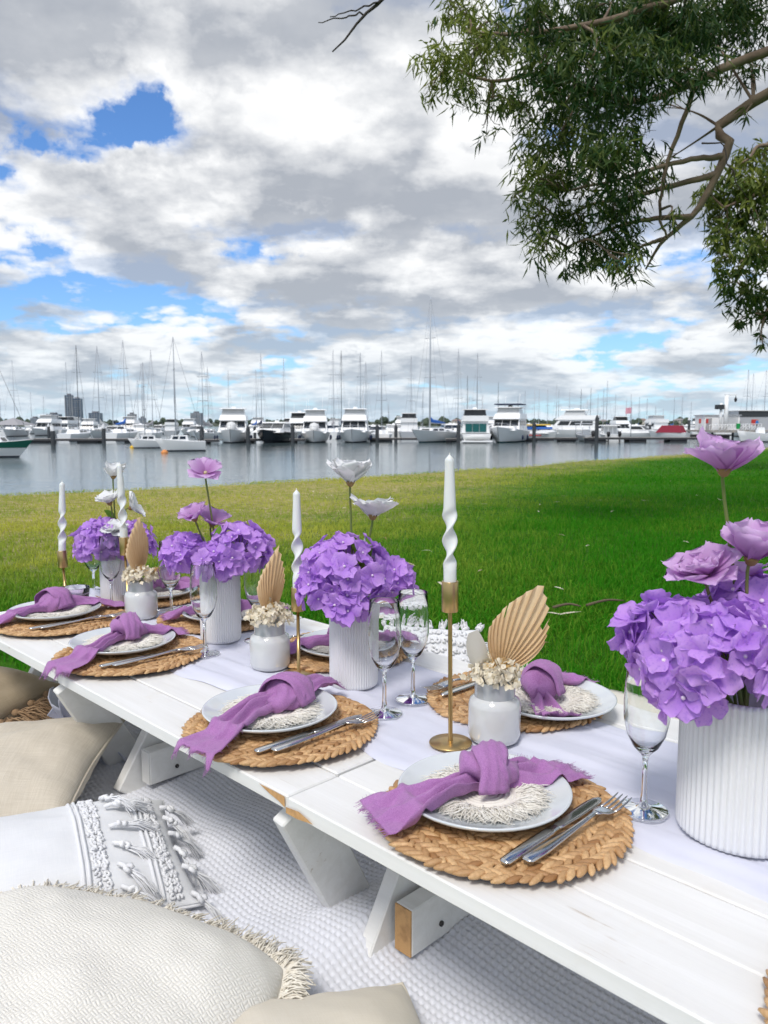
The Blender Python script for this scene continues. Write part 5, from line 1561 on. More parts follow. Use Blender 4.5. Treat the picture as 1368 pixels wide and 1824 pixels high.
# ---- candlesticks and twisted candles
m_brass = mat('satin_brass', (.60, .41, .17), .32, .95, var=(20, (.50, .36, .17), .4, .7))
m_wax = mat('white_wax', (.80, .81, .79), .45, sub=.25, coat=.1)
SBASE = MB().add(*lathe([(.0005, 0), (.034, 0), (.0348, .0012), (.034, .0026), (.012, .0040), (.0005, .0042)], 40)).mesh('base', m_brass)
SCUP = MB().add(*lathe([(.0005, -.0487), (.0128, -.0487), (.0132, -.0477), (.0132, -.0007), (.0128, 0), (.0116, 0), (.0116, -.0160), (.0005, -.0160)], 28)).mesh('cup', m_brass)
def candle_mesh(seed):
    mb = MB(); n = 20; v = []; H = .215; NZ = 60; rr = random.Random(seed)
    for i in range(NZ):
        t = i / (NZ - 1); z = H * t
        tw = sm(.15, .24, t) * sm(.63, .55, t)
        r = .0102 * (1 - .30 * sm(.5, 1, t)) * (1 - .9 * sm(.965, 1.0, t))
        ang = 2.05 * PI * (min(max(t, .2), .6) - .2) / .4
        el_ = 1 + .20 * tw; em = 1 - .50 * tw
        for k in range(n):
            a = 2 * PI * k / n
            x, y = r * el_ * math.cos(a), r * em * math.sin(a)
            v.append((x * math.cos(ang) - y * math.sin(ang), x * math.sin(ang) + y * math.cos(ang), z))
    f = [(i * n + k, i * n + (k + 1) % n, (i + 1) * n + (k + 1) % n, (i + 1) * n + k) for i in range(NZ - 1) for k in range(n)]
    f.append(tuple((NZ - 1) * n + k for k in range(n))); f.append(tuple(range(n))[::-1])
    return mb.add(v, f).mesh('wax', m_wax)
CAN = candle_mesh(1); WICK = MB().add(*tube([(0, 0, .213), (.0004, 0, .218)], .0006, 5)).mesh('wick', m_cotton)
for (u, v, rz, tilt, hs, where) in ((.788, .940, .3, -.012, .266, 'beside the jar with the big palm leaf'), (1.239, .990, 2.2, .0, .182, 'left of the white cosmos vase'), (1.968, .989, 1.2, -.03, .212, 'in front of the farthest vase'), (2.232, .930, 2.8, -.045, .152, 'farthest left behind the votive')):
    p = uv(u, v, TZ + .009)
    t = thing('brass_candlestick', 'slim satin brass candlestick ' + where, 'candlestick', p, rz, 'brass candlesticks'); t.rotation_euler = (0, tilt, 0)
    obj('base', SBASE, t); obj('cup', SCUP, t, (0, 0, hs))
    MB().add(*lathe([(.0042, .004), (.0036, .007), (.0034, hs * .8), (.0034, hs - .047)], 12)).build('rod', m_brass, t)
    q = t.rotation_euler.to_matrix() @ Vector((0, 0, hs - .0155))
    t2 = thing('twisted_candle', 'white twisted candle in the candlestick ' + where, 'candle', p + q, 0, 'twisted white candles'); t2.rotation_euler = (0, tilt * 1.2, rz)
    obj('wax', CAN, t2); obj('wick', WICK, t2)

# ---- jars with dried posies
m_jar = mat('milk_glass', (.66, .665, .655), .10, coat=.6, spec=.5, var=(25, (.62, .63, .63), .4, .7))
m_neck = mat('milk_glass_neck', (.47, .49, .50), .12, coat=.5)
JB = MB().add(*lathe([(.001, .0), (.034, .0), (.040, .0035), (.0425, .012), (.0428, .040), (.0425, .060), (.040, .0685), (.0345, .0730), (.0332, .0745)], 44)).mesh('body', m_jar)
JN = MB().add(*lathe([(.0330, .0740), (.0328, .080), (.0330, .0985), (.0335, .1005), (.0322, .1012), (.0305, .1005), (.0300, .080), (.0290, .060), (.001, .055)], 44)).mesh('neck', m_neck)
m_palm = mat('dried_palm', (.86, .64, .38), .8, tint=((.76, .52, .27), (.97, .80, .56)), trans=.25, bump=(120, .3, .001))
m_cream = mat('preserved_petal', (.82, .74, .56), .85, tint=((.84, .72, .50), (.93, .89, .78)), trans=.25)
m_pampas = mat('dried_tuft', (.72, .48, .20), .9)
m_blade = mat('bleached_leaf', (.74, .70, .62), .6, trans=.3)
def palm(label, base, rot, L, wl_, wr, seed, lean=0.0):
    """pleated fan: ribs run from the foot to a pointed outline"""
    rr = random.Random(seed)
    t = thing('dried_palm_leaf', label, 'palm leaf', base, 0, 'dried palm leaves'); t.rotation_euler = rot
    NP = 14; NR = 10; tip = (.12, 0.0, .1)[seed - 1]
    mb = MB()
    def outline(s):       # s in -1..1 : angle and length of a rib
        a = s * (wl_ if s < 0 else wr)
        ln = L * (1 - .58 * abs(s - tip) ** .8 / (1 + abs(tip)))
        return a, ln
    v = []; tn = []
    for i in range(NP * 2 + 1):
        s = -1 + i / NP
        a, ln = outline(s)
        if i % 2: ln *= .975
        ln *= 1 + rr.uniform(-.012, .012)
        for j in range(NR + 1):
            r = ln * (.03 + .97 * j / NR)
            aa = a * (1 - .42 * (j / NR) ** 1.3)          # ribs curve upwards to the tip
            zz = (.0048 if i % 2 else -.0048) * min(1, j / 3) * (1 - .25 * j / NR) + .02 * (s * s) * j / NR * .6 + .006 * math.sin(j / NR * 2 + s * 2)
            v.append((r * math.sin(aa), zz, r * math.cos(aa))); tn.append(min(1, max(0, .5 + (.35 if i % 2 else -.35) + rr.uniform(-.12, .12))))
    o = len(mb.v); mb.v += v; mb.tint += tn
    for i in range(NP * 2):
        rng_ = range(NR - 2) if seed == 1 and i in (8, 21) else range(NR)
        for j in rng_: mb.f.append((i * (NR + 1) + j, (i + 1) * (NR + 1) + j, (i + 1) * (NR + 1) + j + 1, i * (NR + 1) + j + 1)); mb.mi.append(0)
    ob_ = mb.build('fan', m_palm, t, False)
    MB().add(*tube([(0, 0, .06 * L), (0, 0, -.045)], [.0028, .002], 6)).build('stalk', m_palm, t)
def posy(label, base, seed, n=240, R_=.040, tufts=True, off=(0, 0)):
    rr = random.Random(seed)
    t = thing('preserved_hydrangea', label, 'dried flowers', base, 0, 'cream dried posies')
    mb = MB()
    for i in range(n):
        th = rr.random() * 2 * PI; ph = math.acos(rr.uniform(-.15, 1))
        d = Vector((math.sin(ph) * math.cos(th), math.sin(ph) * math.sin(th), math.cos(ph) * .62))
        p = d * R_ * rr.uniform(.75, 1.12) + Vector((off[0], off[1], .002))
        one = MB(); petal_grid(one, .0125 * rr.uniform(.7, 1.2), .0125 * rr.uniform(.7, 1.1), rr.random() * 6, rr.uniform(-.3, .6), rr.uniform(-.4, .3), .12, rr, 4, 4, .2, elev=rr.uniform(-.5, .9), tint_in=rr.uniform(0, .5), tint_out=rr.uniform(.5, 1))
        q = (d + Vector((rr.uniform(-.6, .6), rr.uniform(-.6, .6), rr.uniform(-.4, .4)))).normalized().to_track_quat('Z', 'Y').to_matrix().to_4x4()
        one.xform(Matrix.Translation(p) @ q)
        o = len(mb.v); mb.v += one.v; mb.tint += one.tint; mb.f += [tuple(a + o for a in f_) for f_ in one.f]; mb.mi += [0] * len(one.f)
    o = mb.build('petals', m_cream, t); o['kind'] = 'stuff'
    mb = MB()
    for i in range(150):
        a = rr.random() * 2 * PI; L = rr.uniform(.012, .030); sp = rr.uniform(.1, 1.0)
        c0 = Vector((.006, -.008, .012))
        e = c0 + Vector((math.cos(a) * sp * L, math.sin(a) * sp * L, L * (1.1 - sp * .7)))
        m2 = (c0 + e) / 2 + Vector((rr.uniform(-.004, .004), rr.uniform(-.004, .004), .004))
        mb.add(*tube([c0, m2, e], [.0005, .0006, .0003], 3, False))
    o = mb.build('tuft', m_pampas, t); o['kind'] = 'stuff'
    MB().add(*tube([(0, 0, 0), (0, 0, -.05)], .002, 5)).build('stem', m_stem, t)
JARS = [((.749, 1.004), 'in front of the big palm leaf'), ((1.320, .978), 'left of the brass stick by the white cosmos vase'), ((1.915, .998), 'at the far end in front of the farthest vase')]
for k, ((u, v), where) in enumerate(JARS):
    p = uv(u, v, TZ + .0085)
    t = thing('white_jar', 'round shouldered white glass jar ' + where, 'jar', p, 0, 'white posy jars')
    obj('body', JB, t); obj('neck', JN, t)
pj = [uv(*j[0], TZ + .0085 + .101) for j in JARS]
palm('broad pleated palm leaf in the nearest jar', pj[0] + Vector((.008, .004, .010)), (.10, .34, .15), .165, 1.05, 1.15, 1)
palm('narrow half folded palm leaf in the middle jar', pj[1] + Vector((-.004, .004, .004)), (.08, .16, .75), .158, .85, .80, 2)
palm('slim upright palm leaf in the farthest jar', pj[2] + Vector((-.002, .0, .006)), (.05, -.04, 1.0), .170, .80, .75, 3)
posy('cream petals with a straw tuft in the nearest jar', pj[0] + Vector((-.002, -.004, .004)), 1)
posy('cream petals with a straw tuft in the middle jar', pj[1] + Vector((0, -.004, .006)), 2, 260, .044)
posy('cream petals with a straw tuft in the farthest jar', pj[2] + Vector((0, -.004, .006)), 3, 240, .043)
# curled bleached leaf in the nearest jar
t = thing('bleached_leaf', 'curled off-white leaf left of the big palm leaf', 'leaf', pj[0])
v = []
for i in range(10):
    tt = i / 9; wd = .017 * math.sin(PI * (.12 + .80 * tt)) ** .6
    for j in range(7):
        s = -1 + j / 3
        v.append((-.020 - .016 * tt + s * wd, .004 + .012 * s * s * (1 - tt), .006 + .072 * tt + .006 * s * (tt - .5)))
MB().add(v, grid_faces(10, 7)).build('blade', m_blade, t)
MB().add(*tube([(-.018, .004, .008), (-.006, 0, -.03)], .0018, 5)).build('stalk', m_blade, t)
# dried bunny-tail in the farthest jar
t = thing('dried_grass_head', 'fluffy straw coloured grass head leaning right from the farthest jar', 'dried grass', pj[2])
mb = MB(); rr = random.Random(8)
for i in range(170):
    k = rr.random(); c0 = Vector((.02 + .028 * k, -.006, .012 + .022 * k)); d = Vector((rr.uniform(-1, 1), rr.uniform(-1, 1), rr.uniform(-1, 1))).normalized()
    mb.add(*tube([c0, c0 + d * .009], [.0005, .0002], 3, False))
mb.build('head', m_pampas, t)['kind'] = 'stuff'
MB().add(*tube([(.04, -.006, .03), (.015, -.003, .0), (.004, 0, -.05)], .0012, 5)).build('stalk', m_pampas, t)

# ---- glasses
m_glass = bpy.data.materials.new('clear_glass'); m_glass.use_nodes = True
nt = NT(m_glass.node_tree); nt.n.remove(nt.n['Principled BSDF'])
gb = nt.new('ShaderNodeBsdfGlass'); gb.inputs['Roughness'].default_value = 0; gb.inputs['IOR'].default_value = 1.47; gb.inputs['Color'].default_value = (.985, .99, .99, 1)
nt.l.new(gb.outputs[0], nt.n['Material Output'].inputs[0])
BOWL = MB().add(*lathe([(.0259, .2052), (.0262, .2055), (.0265, .2048), (.0285, .175), (.0300, .150), (.0293, .128), (.0250, .106), (.0165, .089), (.0075, .0795), (.0042, .075), (.0038, .070), (.0005, .070)] [::-1] + [(.0256, .2044), (.0276, .175), (.0291, .150), (.0284, .128), (.0241, .1072), (.0156, .0910), (.0060, .0855), (.0005, .0847)], 48)).mesh('bowl', m_glass)
STEM = MB().add(*lathe([(.0005, .0698), (.0038, .0698), (.0034, .050), (.0037, .025), (.0055, .0105), (.0120, .0058), (.0300, .0026), (.0325, .0016), (.0328, .0008), (.0320, .0002), (.0005, .0002)], 48)).mesh('stem_and_foot', m_glass)
FLUTES = [((.461, .950), 'just left of the large right hand vase'), ((.955, .956), 'in front of the white cosmos vase, the nearer of the pair'), ((.968, 1.044), 'right of the white cosmos vase, the farther of the pair'), ((1.499, .931), 'in front of the lilac cosmos vase'), ((1.505, 1.080), 'right of the lilac cosmos vase'), ((1.850, 1.050), 'right of the farthest jar'), ((2.070, .990), 'left of the farthest jar, before the farthest vase'), ((2.245, 1.020), 'at the far end of the tables above the votive')]
for ((u, v), where) in FLUTES:
    t = thing('champagne_flute', 'empty champagne flute ' + where, 'glass', uv(u, v, TZ + .0095), 0, 'champagne flutes')
    obj('bowl', BOWL, t); obj('stem', STEM, t)
t = thing('votive_candle', 'lilac wax votive in a clear tumbler at the far end', 'candle', uv(2.155, .925, TZ + .009))
MB().add(*lathe([(.0005, .0), (.030, .0), (.0325, .004), (.0385, .056), (.0372, .0575), (.0362, .056), (.031, .0075), (.0005, .0065)], 40)).build('tumbler', m_glass, t)
MB().add(*lathe([(.0005, .0072), (.0303, .0082), (.0348, .042), (.0335, .0435), (.0005, .0430)], 36)).build('wax', mat('lilac_wax', (.56, .46, .64), .5, sub=.2), t)
MB().add(*tube([(0, 0, .043), (.0005, 0, .050)], .0007, 5)).build('wick', m_cotton, t)

# ================================================================== cushions
def linen_mat(name, c1, c2, slub=90, strength=.4):
    m_ = bpy.data.materials.new(name); m_.use_nodes = True
    nt = NT(m_.node_tree); b = nt.n['Principled BSDF']; b.inputs['Roughness'].default_value = .95; b.inputs['Specular IOR Level'].default_value = .15; b.inputs['Sheen Weight'].default_value = .15
    ob = nt.new('ShaderNodeTexCoord').outputs['Object']
    a = nt.noise(nt.mapping(ob, (slub * .25, slub * 9, 20)), 1, 3, .6); c = nt.noise(nt.mapping(ob, (slub * 9, slub * .25, 20)), 1, 3, .6)
    s = nt.m('ADD', a, c)
    nt.l.new(nt.mix(nt.ramp(s, .75, 1.3), (*c1, 1), (*c2, 1)), b.inputs['Base Color'])
    bn = nt.new('ShaderNodeBump'); bn.inputs['Strength'].default_value = strength; bn.inputs['Distance'].default_value = .0012
    nt.l.new(s, bn.inputs['Height']); nt.l.new(bn.outputs[0], b.inputs['Normal'])
    return m_
def weave_mat(name, c1, c2, cell):
    """basket weave: pairs of short cords running alternately along and across"""
    m_ = bpy.data.materials.new(name); m_.use_nodes = True
    nt = NT(m_.node_tree); b = nt.n['Principled BSDF']; b.inputs['Roughness'].default_value = .95; b.inputs['Specular IOR Level'].default_value = .1
    ob = nt.new('ShaderNodeTexCoord').outputs['Object']
    nz = nt.new('ShaderNodeTexNoise'); nz.inputs['Scale'].default_value = 30; nt.l.new(ob, nz.inputs['Vector'])
    wob = nt.new('ShaderNodeVectorMath', operation='MULTIPLY_ADD'); nt.l.new(nz.outputs['Color'], wob.inputs[0]); wob.inputs[1].default_value = (.010, .010, 0); nt.l.new(ob, wob.inputs[2])
    x, y, z = nt.sep(nt.mapping(wob.outputs[0], (1 / cell, 1 / cell, 1), rot=(0, 0, .35)))
    ix, iy = nt.m('FLOOR', x), nt.m('FLOOR', y)
    par = nt.m('MODULO', nt.m('ADD', nt.m('ADD', ix, iy), 400.0), 2.0)
    fx, fy = nt.m('FRACT', x), nt.m('FRACT', y)
    def cords(f): return nt.m('ABSOLUTE', nt.m('SINE', nt.m('MULTIPLY', f, 2 * PI)))
    def hump(f): return nt.m('POWER', nt.m('SINE', nt.m('MULTIPLY', f, PI)), .5)
    hA = nt.m('MULTIPLY', cords(fx), hump(fy)); hB = nt.m('MULTIPLY', cords(fy), hump(fx))
    h = nt.m('ADD', nt.m('MULTIPLY', hA, par), nt.m('MULTIPLY', hB, nt.m('SUBTRACT', 1.0, par)))
    fl = nt.noise(ob, 90, 4, .7)
    col_ = nt.mix(nt.ramp(h, .05, .65), (*c2, 1), (*c1, 1)); col_ = nt.mix(nt.ramp(fl, .70, .76, 0, .5), col_, (.45, .36, .24, 1))
    nt.l.new(col_, b.inputs['Base Color'])
    bn = nt.new('ShaderNodeBump'); bn.inputs['Strength'].default_value = .5; bn.inputs['Distance'].default_value = .0018
    nt.l.new(nt.m('ADD', h, nt.m('MULTIPLY', fl, .35)), bn.inputs['Height']); nt.l.new(bn.outputs[0], b.inputs['Normal'])
    return m_
class Pillow:
    def __init__(s, sx, sy, h, pinch=.08, rnd=.0, seed=0, wr=.006, sag=.55, power=2.2):
        s.sx, s.sy, s.h, s.pinch, s.rnd, s.seed, s.wr, s.sag, s.power = sx, sy, h, pinch, rnd, seed, wr, sag, power
    def pt(s, a, b_, side):
        X_ = s.sx * a * (1 - s.pinch * (1 - b_ * b_) * abs(a) ** 3); Y_ = s.sy * b_ * (1 - s.pinch * (1 - a * a) * abs(b_) ** 3)
        if s.rnd:
            k = 1 - s.rnd * (a * a * b_ * b_)
            X_ *= k; Y_ *= k
        e = (max(0, 1 - abs(a) ** s.power) * max(0, 1 - abs(b_) ** s.power)) ** s.sag
        z = s.h * e * side
        n = mnoise.noise((a * 2.3 + s.seed, b_ * 2.3, side * 2.0)); n2 = mnoise.noise((a * 6 + s.seed, b_ * 6, side * 3.0))
        cr = mnoise.noise((math.atan2(b_, a) * 2.2 + s.seed, (a * a + b_ * b_) * .8, 5.0))
        z += (s.wr * n + s.wr * .5 * n2 + s.wr * 1.2 * cr * (a * a + b_ * b_)) * (e + .04) ** .5 * side
        return Vector((X_, Y_, z))
    def build(s, name, m_, parent, n=48):
        mb = MB()
        A = [math.sin(PI / 2 * (-1 + 2 * i / n)) for i in range(n + 1)]
        for side in (1, -1):
            v = [s.pt(a, b_, side) for a in A for b_ in A]
            f = grid_faces(n + 1, n + 1)
            mb.add(v, f if side > 0 else [q[::-1] for q in f])
        me = mb.mesh(name, m_)
        o = obj(name, me, parent)
        return o
    def rim(s, n=160):
        out = []
        for k in range(n):
            t = 4 * k / n; e = int(t); f = -1 + 2 * (t - e)
            a, b_ = ((f, -1), (1, f), (-f, 1), (-1, -f))[e]
            out.append(s.pt(a, b_, 1))
        return out
def tilted(name, label, loc, rot, group='scatter cushions'):
    t = thing(name, label, 'cushion', loc, 0, group); t.rotation_euler = rot; return t
def strands(mb, p, d, L, n, spread, r, rr, droop=.4, kink=.15):
    p, d = Vector(p), Vector(d).normalized()
    for i in range(n):
        a = d + Vector((rr.uniform(-1, 1), rr.uniform(-1, 1), rr.uniform(-1, 1))) * spread
        l = L * rr.uniform(.75, 1.1)
        p0 = p + Vector((rr.uniform(-1, 1), rr.uniform(-1, 1), rr.uniform(-1, 1))) * r * 2.5
        m1 = p0 + a * l * .5 + Vector((rr.uniform(-1, 1), rr.uniform(-1, 1), rr.uniform(-.3, 1))) * l * kink * .5
        e = p0 + a * l + Vector((0, 0, -droop * l * rr.uniform(.6, 1.1)))
        mb.add(*tube([p0, (p0 + m1) / 2 + Vector((0, 0, .1 * r)), m1, e], [r * .9, r, r, r * .6], 3, False), tint=rr.random())

m_beige = linen_mat('beige_linen', (.54, .475, .375), (.66, .595, .49))
m_beige2 = linen_mat('sand_linen', (.68, .615, .50), (.74, .68, .57), 140, .25)
m_tan = linen_mat('tan_velour', (.40, .315, .205), (.48, .39, .27), 120, .3)
m_tassel = mat('tan_cotton', (.32, .20, .10), .95, tint=((.24, .14, .07), (.42, .28, .16)))
m_wht = linen_mat('white_cotton', (.74, .745, .755), (.80, .80, .805), 160, .2)
m_wcord = mat('white_cord', (.80, .80, .80), .95, tint=((.72, .72, .74), (.84, .84, .84)))
m_weave = weave_mat('cream_basket_weave', (.83, .80, .73), (.76, .725, .65), .0078)
m_ccord = mat('cream_fringe', (.76, .70, .59), .95, tint=((.76, .70, .59), (.88, .84, .75)))
# plain beige cushion
P1 = Pillow(.215, .205, .078, .07, seed=3, wr=.010)
t = tilted('square_cushion', 'plain beige linen cushion with a pointed corner towards the table', (-.815, 1.580, .085), (R(6), R(-6), R(2)))
o = P1.build('cover', m_beige, t)
MB().add(*tube(P1.rim() + P1.rim()[:1], .0032, 6, False)).build('piping', m_beige, t)
# tan cushion with tassels
P2 = Pillow(.20, .20, .075, .06, seed=8, wr=.010)
t = tilted('tasselled_cushion', 'tan cushion with a thick row of brown tassels at the left edge', (-1.150, 2.010, .090), (R(4), R(4), R(-12)))
P2.build('cover', m_tan, t)
rr = random.Random(2)
for k in range(7):
    p = P2.pt(1, -.92 + 1.84 * k / 6, 1); mb = MB()
    v, f = lathe([(.0005, -.010), (.008, -.007), (.011, 0), (.008, .007), (.0005, .010)], 10)
    mb.add([Vector(q) + p + Vector((.012, 0, .002)) for q in v], f)
    strands(mb, p + Vector((.020, 0, .002)), (1, rr.uniform(-.15, .15), .05), .085, 60, .36, .0016, rr, .35, .3)
    mb.build('tassel', m_tassel, t)
# white lumbar cushion with macrame bands
P3 = Pillow(.285, .150, .075, .05, seed=5, wr=.008, sag=.5)
t = tilted('macrame_cushion', 'white lumbar cushion with knotted macrame bands and tassels', (-.612, 1.192, .088), (R(8), R(3), R(28)))
P3.build('cover', m_wht, t)
rim = P3.rim(); MB().add(*tube([q - Vector((0, 0, .001)) for q in rim + rim[:1]], .0022, 5, False)).build('seam', m_wht, t)
rr = random.Random(9)
def surf3(a, b_):
    p = P3.pt(a, b_, 1); e = .02
    n = (P3.pt(a + e, b_, 1) - P3.pt(a - e, b_, 1)).cross(P3.pt(a, b_ + e, 1) - P3.pt(a, b_ - e, 1)).normalized()
    return p, n
def knot_blob(mb, p, n, r, rr):
    ax = n.orthogonal().normalized(); bx = n.cross(ax); a0 = rr.random() * 6
    pts = [p + n * (r * .35 + r * .25 * math.sin(k * 2)) + ax * (r * .8 * math.cos(a0 + k * 1.0)) + bx * (r * .8 * math.sin(a0 + k * 1.0)) for k in range(6)]
    mb.add(*tube(pts, r * .55, 5), tint=rr.random())
for (a0, wide, nm) in ((.45, 2, 'macrame_band'), (.83, 2, 'macrame_band'), (-.62, 2, 'macrame_band'), (-.9, 2, 'macrame_band')):
    mb = MB()
    strip = []
    for k in range(52):
        b_ = -.93 + 1.86 * k / 51
        for w_ in range(wide):
            p, n = surf3(a0 + .045 * w_ + .010 * rr.uniform(-1, 1), b_ + .015 * rr.uniform(-1, 1)); knot_blob(mb, p, n, .0048, rr)
    mb.build(nm, m_wcord, t)
    mb = MB()
    for (s, off) in ((-.045, .002), (-.075, .001)):
        pts = []
        for k in range(30):
            p, n = surf3(a0 + s, -.96 + 1.92 * k / 29); pts.append(p + n * off)
        mb.add(*tube(pts, .0030, 5, False))
    mb.build('woven_braid', m_wht, t)
    nt_ = 6
    for k in range(nt_):
        b_ = -.88 + 1.5 * k / (nt_ - 1) + rr.uniform(-.05, .05)
        a_ = a0 + .045 * wide + .02
        p, n = surf3(min(a_, .99), b_)
        mb = MB()
        d = Vector((rr.uniform(.5, 1.0), rr.uniform(-1.0, .1), 0)); d = (d - n * d.dot(n)).normalized()
        q1 = p + n * .006; q2 = q1 + d * .020 + n * .003
        mb.add(*tube([q1, (q1 + q2) / 2 + n * .003, q2], .0042, 6), tint=.6); knot_blob(mb, q2, n, .0075, rr)
        strands(mb, q2 + d * .004, d + n * .05, .050, 30, .16, .0011, rr, .30, .12)
        mb.build('tassel', m_wcord, t)
# cream woven cushion with fringe
P4 = Pillow(.245, .235, .092, .02, rnd=.13, seed=11, wr=.008, sag=.5, power=2.4)
t = tilted('woven_cushion', 'large cream basket weave cushion with a fringed edge in the foreground', (-.398, .838, .098), (R(4), R(3), R(-18)))
P4.build('cover', m_weave, t, 56)
mb = MB(); rr = random.Random(6); rim = P4.rim(420)
for i, p in enumerate(rim):
    q = rim[(i + 1) % len(rim)]; d = (q - p).cross(Vector((0, 0, 1))).normalized()
    strands(mb, p, d + Vector((0, 0, .15)) + (q - p).normalized() * rr.uniform(-.5, .5), .034, 9, .30, .0011, rr, .35, .3)
mb.build('fringe', m_ccord, t)['kind'] = 'stuff'
mb = MB()
mb.add(*tube(rim + rim[:1], .0042, 6, False)); mb.build('edge_cord', m_ccord, t)
# sand cushion at the bottom edge
P5 = Pillow(.21, .21, .075, .05, seed=15, wr=.007)
t = tilted('plain_cushion', 'smooth sand coloured cushion at the bottom edge under the woven one', (-.100, .735, .070), (R(2), R(6), R(20)))
P5.build('cover', m_beige2, t); MB().add(*tube(P5.rim() + P5.rim()[:1], .0025, 6, False)).build('piping', m_beige2, t)
# white tufted cushion beyond the table
P6 = Pillow(.15, .11, .05, .05, seed=18, wr=.01)
t = tilted('tufted_cushion', 'white tufted cushion propped up beyond the far side of the table', (0.130, 2.332, 0.100), (R(62), 0, R(-14)))
P6.build('cover', m_wht, t); mb = MB(); rr = random.Random(17)
def surf6(a, b_):
    p = P6.pt(a, b_, 1); e = .02
    return p, (P6.pt(a + e, b_, 1) - P6.pt(a - e, b_, 1)).cross(P6.pt(a, b_ + e, 1) - P6.pt(a, b_ - e, 1)).normalized()
for row in range(5):
    for k in range(15):
        p, n = surf6(-.93 + 1.86 * k / 14 + rr.uniform(-.04, .04), -.2 + .25 * row + rr.uniform(-.05, .05)); knot_blob(mb, p, n, .0085, rr)
mb.build('tufts', m_wcord, t)['kind'] = 'stuff'
for k in range(9):
    mb = MB(); p = P6.pt(-1 + 2 * k / 8, 1, 1); d = Vector((rr.uniform(-.8, .8), 1, rr.uniform(-.2, .4)))
    knot_blob(mb, p, d.normalized(), .010, rr); strands(mb, p, d, .030 * rr.uniform(.6, 1.5), 22, .25, .0026, rr, .1, .5); mb.build('tassel', m_wcord, t)
for k in range(3):
    mb = MB(); p = P6.pt(1, -.5 + .5 * k, 1); strands(mb, p, (1, rr.uniform(-.2, .8), .1), .045, 22, .22, .0026, rr, 0, .4); mb.build('tassel', m_wcord, t)
# white cloth bunched under the farthest table
t_v = []
for i in range(26):
    a = i / 25
    for j in range(12):
        s = j / 11
        t_v.append(tuple(uv(1.70 + .22 * a + .02 * math.sin(s * 5), .74 + .10 * s + .015 * math.sin(a * 22), .012 + .17 * (1 - s) * (.8 + .2 * math.sin(a * 17)) + .012 * math.sin(a * 30 + s * 4) )))
o = obj('hanging_cloth', np_mesh('hanging_cloth', t_v, grid_faces(26, 12), m_runner)); md = o.modifiers.new('thick', 'SOLIDIFY'); md.thickness = .002
tag(o, 'crumpled white cloth hanging under the farthest table', 'cloth')

# ================================================================== gum trees
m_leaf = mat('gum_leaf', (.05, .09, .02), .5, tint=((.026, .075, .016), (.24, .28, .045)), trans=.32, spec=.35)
m_leaf2 = mat('gum_leaf_far', (.07, .12, .02), .55, tint=((.034, .080, .014), (.21, .24, .035)), trans=.25, spec=.3)
m_bark = mat('gum_bark', (.26, .19, .13), .85, var=(5, (.13, .085, .06), .4, .65), bump=(30, .5, .01))
m_barkd = mat('dead_bark', (.05, .04, .035), .9)
def leaves(cl, m_, name, parent, seed, Lm, Wm, hang=.75):
    """cl: list of (centre, radius, count, tint bias). Narrow drooping leaves, each folded along its midrib."""
    g = np.random.default_rng(seed)
    C_ = []; B_ = []
    for (c, r, n, tb) in cl:
        d = g.normal(0, 1, (n, 3)); d /= np.linalg.norm(d, axis=1)[:, None]
        # leaves sit along a few sprays inside the clump
        ns = max(2, n // 16); sp = g.normal(0, 1, (ns, 3)); sp /= np.linalg.norm(sp, axis=1)[:, None]
        k = g.integers(0, ns, n); q = g.random(n)[:, None]
        pos = np.array(c) + r * (sp[k] * (q ** .6) * 1.05 + d * .26) * np.array([1, 1, .85])
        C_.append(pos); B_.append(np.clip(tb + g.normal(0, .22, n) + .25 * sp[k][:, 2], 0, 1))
    P = np.concatenate(C_); T_ = np.concatenate(B_); n = len(P)
    d = g.normal(0, 1, (n, 3)); d[:, 2] = d[:, 2] * .6 - hang * 1.6; d /= np.linalg.norm(d, axis=1)[:, None]
    s = np.cross(d, g.normal(0, 1, (n, 3))); s /= np.linalg.norm(s, axis=1)[:, None]
    nn = np.cross(d, s)
    L = Lm * (.6 + .7 * g.random(n))[:, None]; W_ = Wm * (.7 + .6 * g.random(n))[:, None]
    bend = (g.random(n)[:, None] - .5) * .35 * L
    a = P; m0 = P + d * L * .38 + s * bend * .6; tip = P + d * L + s * bend * -.4
    e1 = m0 + s * W_ * .5 + nn * W_ * .18; e2 = m0 - s * W_ * .5 + nn * W_ * .18
    V = np.stack([a, e1, m0, e2, tip], 1).reshape(-1, 3)
    o = np.arange(n)[:, None] * 5
    F = np.concatenate([o + np.array([[0, 1, 2]]), o + np.array([[0, 2, 3]]), o + np.array([[1, 4, 2]]), o + np.array([[2, 4, 3]])], 1).reshape(-1, 3)
    return obj(name, np_mesh(name, V, F, m_, False, np.repeat(T_, 5)), parent)
def limb(mb, pts, r0, r1, n=14, sides=8, wob=.0, rr=None):
    P = spline(pts, n)
    if wob: P = [P[0]] + [p + Vector((rr.uniform(-wob, wob), rr.uniform(-wob, wob), rr.uniform(-wob, wob))) for p in P[1:-1]] + [P[-1]]
    mb.add(*tube(P, [r0 + (r1 - r0) * (i / (n - 1)) ** .8 for i in range(n)], sides)); return P
